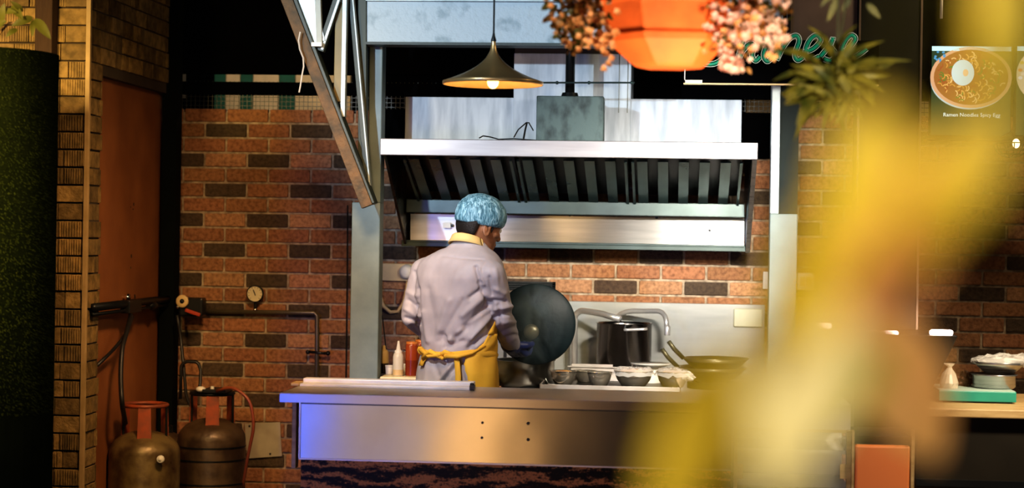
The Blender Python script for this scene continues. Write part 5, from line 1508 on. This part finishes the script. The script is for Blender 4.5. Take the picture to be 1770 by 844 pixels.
# ================================================================== STEAM
def steam(name, c, sz, dens, label, seed, col=(.75, .95, .95)):
    m = MB(); m.ball(c, 1, 20, sz)
    mat = bpy.data.materials.new(name); mat.use_nodes = True; N = mat.node_tree.nodes; L = mat.node_tree.links
    N.remove(N['Principled BSDF']); v = N.new('ShaderNodeVolumePrincipled'); v.inputs['Color'].default_value = col+(1,)
    v.inputs['Anisotropy'].default_value = .2
    tc = N.new('ShaderNodeTexCoord'); nz = N.new('ShaderNodeTexNoise'); nz.inputs['Scale'].default_value = 9; nz.inputs['Detail'].default_value = 5; nz.inputs['Distortion'].default_value = .8
    mp = N.new('ShaderNodeMapping'); mp.inputs['Location'].default_value = (seed, 0, 0); mp.inputs['Scale'].default_value = (1.2, 1.2, .7)
    L.new(tc.outputs['Object'], mp.inputs['Vector']); L.new(mp.outputs['Vector'], nz.inputs['Vector'])
    # fade towards the border of the puff
    mg_ = N.new('ShaderNodeMapping'); mg_.inputs['Location'].default_value = (0, 0, -1); mg_.inputs['Scale'].default_value = (1/sz[0], 1/sz[1], 1/sz[2]); L.new(tc.outputs['Object'], mg_.inputs['Vector'])
    ln = N.new('ShaderNodeVectorMath'); ln.operation = 'LENGTH'; L.new(mg_.outputs['Vector'], ln.inputs[0])
    f1 = N.new('ShaderNodeMapRange'); f1.inputs['From Min'].default_value = 1; f1.inputs['From Max'].default_value = .2; L.new(ln.outputs['Value'], f1.inputs['Value'])
    f2 = N.new('ShaderNodeMapRange'); f2.inputs['From Min'].default_value = .42; f2.inputs['From Max'].default_value = .7; f2.inputs['To Max'].default_value = dens; L.new(nz.outputs['Fac'], f2.inputs['Value'])
    mu = N.new('ShaderNodeMath'); mu.operation = 'MULTIPLY'; L.new(f1.outputs[0], mu.inputs[0]); L.new(f2.outputs[0], mu.inputs[1])
    L.new(mu.outputs[0], v.inputs['Density']); L.new(v.outputs[0], N['Material Output'].inputs['Volume'])
    return mk(name, m, mat, label=label, cat='steam', kind='stuff')
steam('steam', W(925, 560, 7.88), (.13, .06, .22), 11, 'pale steam drifting in front of the big black lid', 1)
steam('steam', W(1110, 570, 8.9), (.3, .08, .14), 6, 'thin steam haze in front of the splash panel', 4, (.9, .92, .85))

GR = {'steel_column': 'columns framing the hood', 'squeeze_bottle': 'sauce containers on the side table', 'sauce_bottle': 'sauce containers on the side table', 'sauce_jar': 'sauce containers on the side table', 'small_pot': 'sauce containers on the side table',
      'faucet': 'faucets over the stock pot', 'wok': 'woks on the cooking range', 'gas_cylinder': 'gas cylinders in the corner', 'gas_hose': 'gas hoses in the corner', 'menu_screen': 'menu screens at the right', 'switch_plate': 'switch plates beside the right column'}
for o in list(COL.objects):
    if o.parent: continue
    k = o.name.split('.')[0]
    if k in GR: o['group'] = GR[k]
    if k == 'steel_bowl' and 'tray' in o['label']+' front bowls tray' and o.location.y < 8.4 and o.location.x < .3: o['group'] = 'small steel bowls on the tray'

# ================================================================== LIGHT
lamp('SPOT', 'cold_spot', (-2.7, 2.6, 2.85), 830, (.72, .88, 1), target=W(900, 95, 8.4), spot=25, blend=.7, radius=.05)
lamp('SPOT', 'cold_spot_right', (-1.6, 3.2, 3.6), 35, (.75, .88, 1), target=W(1200, 220, 8.4), spot=18, blend=.7, radius=.08)
lamp('SPOT', 'chef_key', (-1.9, 4.4, 3.5), 400, (.9, .93, 1), target=W(780, 560, 7.5), spot=20, blend=.8, radius=.1)
lamp('POINT', 'pendant_light', (W(852, 150, YP).x, YP, zr-.06), 5, (1, .62, .25), radius=.03)
lamp('AREA', 'table_light', (.35, 6.3, 2.12), 12, (1, .9, .78), target=W(1140, 540, 9.0), size=.25, size_y=.12, spread=55)
lamp('AREA', 'pillar_warm', (-2.9, 4.9, 2.3), 26, (1, .68, .27), target=(XL-.35, PY, 1.45), size=.3, spread=75)
lamp('AREA', 'left_warm', (-1.25, 6.2, 2.7), 9, (1, .6, .28), target=W(330, 740, 8.5), size=.3, spread=70)
lamp('AREA', 'right_warm', (1.9, 6.9, 3.3), 26, (1, .74, .45), target=W(1700, 520, 9), size=.5)
lamp('SPOT', 'bin_fill', (.75, 3.2, 2.4), 95, (1, .85, .65), target=W(1525, 815, 6.72), spot=9, blend=.6, radius=.1)  # unseen spot added to brighten the orange box
lamp('AREA', 'side_counter_fill', (1.75, 5.9, 2.3), 7, (1, .84, .62), target=W(1700, 680, 7.2), size=.2, spread=60)  # unseen lamp added to lift the right counter from the front
lamp('AREA', 'turf_fill', (-2.0, 4.3, 2.4), 4, (1, .72, .3), target=(-2.6, YG, 1.6), size=.2, spread=45)  # unseen lamp added because the turf came out too dark
lamp('SPOT', 'plant_fill', (.75, 2.2, 2.6), 420, (1, .88, .55), target=W(1455, 130, YQ2), spot=13, blend=.7, radius=.1)  # unseen spot added to light the hanging spiky plant
lamp('AREA', 'flower_light', (.3, 4.35, .9), 5, (1, .82, .62), target=oc+V((.02, 0, .03)), size=.3, spread=50)
lamp('AREA', 'leaf_light', (.6, -.3, 2.4), 2.2, (1, .92, .75), target=W(1480, 450, .7), size=.3, spread=50)
lamp('AREA', 'leaf_back', (.3, 1.7, 2.3), 1.5, (1, .88, .65), target=W(1480, 450, .7), size=.3, spread=50)
lamp('AREA', 'blue_counter_fill', (-2.78, 1.2, .8), 6, (.05, .14, 1), target=(-2.0, 6.7, .8), size=.3, size_y=1.0, spread=60)  # unseen lamp added for the blue reflection at the counter's left end
lamp('AREA', 'warm_counter_fill', (-1.98, 1.2, .7), 1.0, (1, .8, .64), target=(-1.2, 6.7, .8), size=.8, size_y=.8, spread=60)  # unseen lamp added for the cream reflection in the counter panel
lamp('AREA', 'amber_counter_fill', (-1.3, 1.2, .7), 2.0, (1, .58, .2), target=(-.7, 6.7, .8), size=.14, size_y=1.0, spread=60)  # narrow unseen lamp added for the amber streak in the counter panel
lamp('AREA', 'cold_hood_fill', (-2.2, -1, 1.75), .3, (.75, .88, 1), target=(-1.1, 8.8, 1.65), size=1.1, size_y=.35, spread=60)  # unseen lamp behind the camera, added for the hood panel's cold reflection
lamp('AREA', 'warm_hood_fill', (-.55, -1, 1.8), .1, (1, .7, .42), target=(-.2, 8.8, 1.65), size=.7, size_y=.3, spread=60)  # unseen lamp behind the camera, added for the hood panel's warm reflection
lamp('POINT', 'far_court_light', (-2.2, 9.9, 2.9), 16, (1, .85, .6), radius=.2)
lamp('POINT', 'far_court_light_right', (1.2, 9.9, 2.9), 8, (1, .85, .6), radius=.2)
wd = bpy.data.worlds.new('world'); SC.world = wd; wd.use_nodes = True
wd.node_tree.nodes['Background'].inputs['Color'].default_value = (.6, .7, .9, 1); wd.node_tree.nodes['Background'].inputs['Strength'].default_value = .03
SC.view_settings.view_transform = 'Standard'
SC.view_settings.look = 'Medium High Contrast'
SC.view_settings.exposure = 0
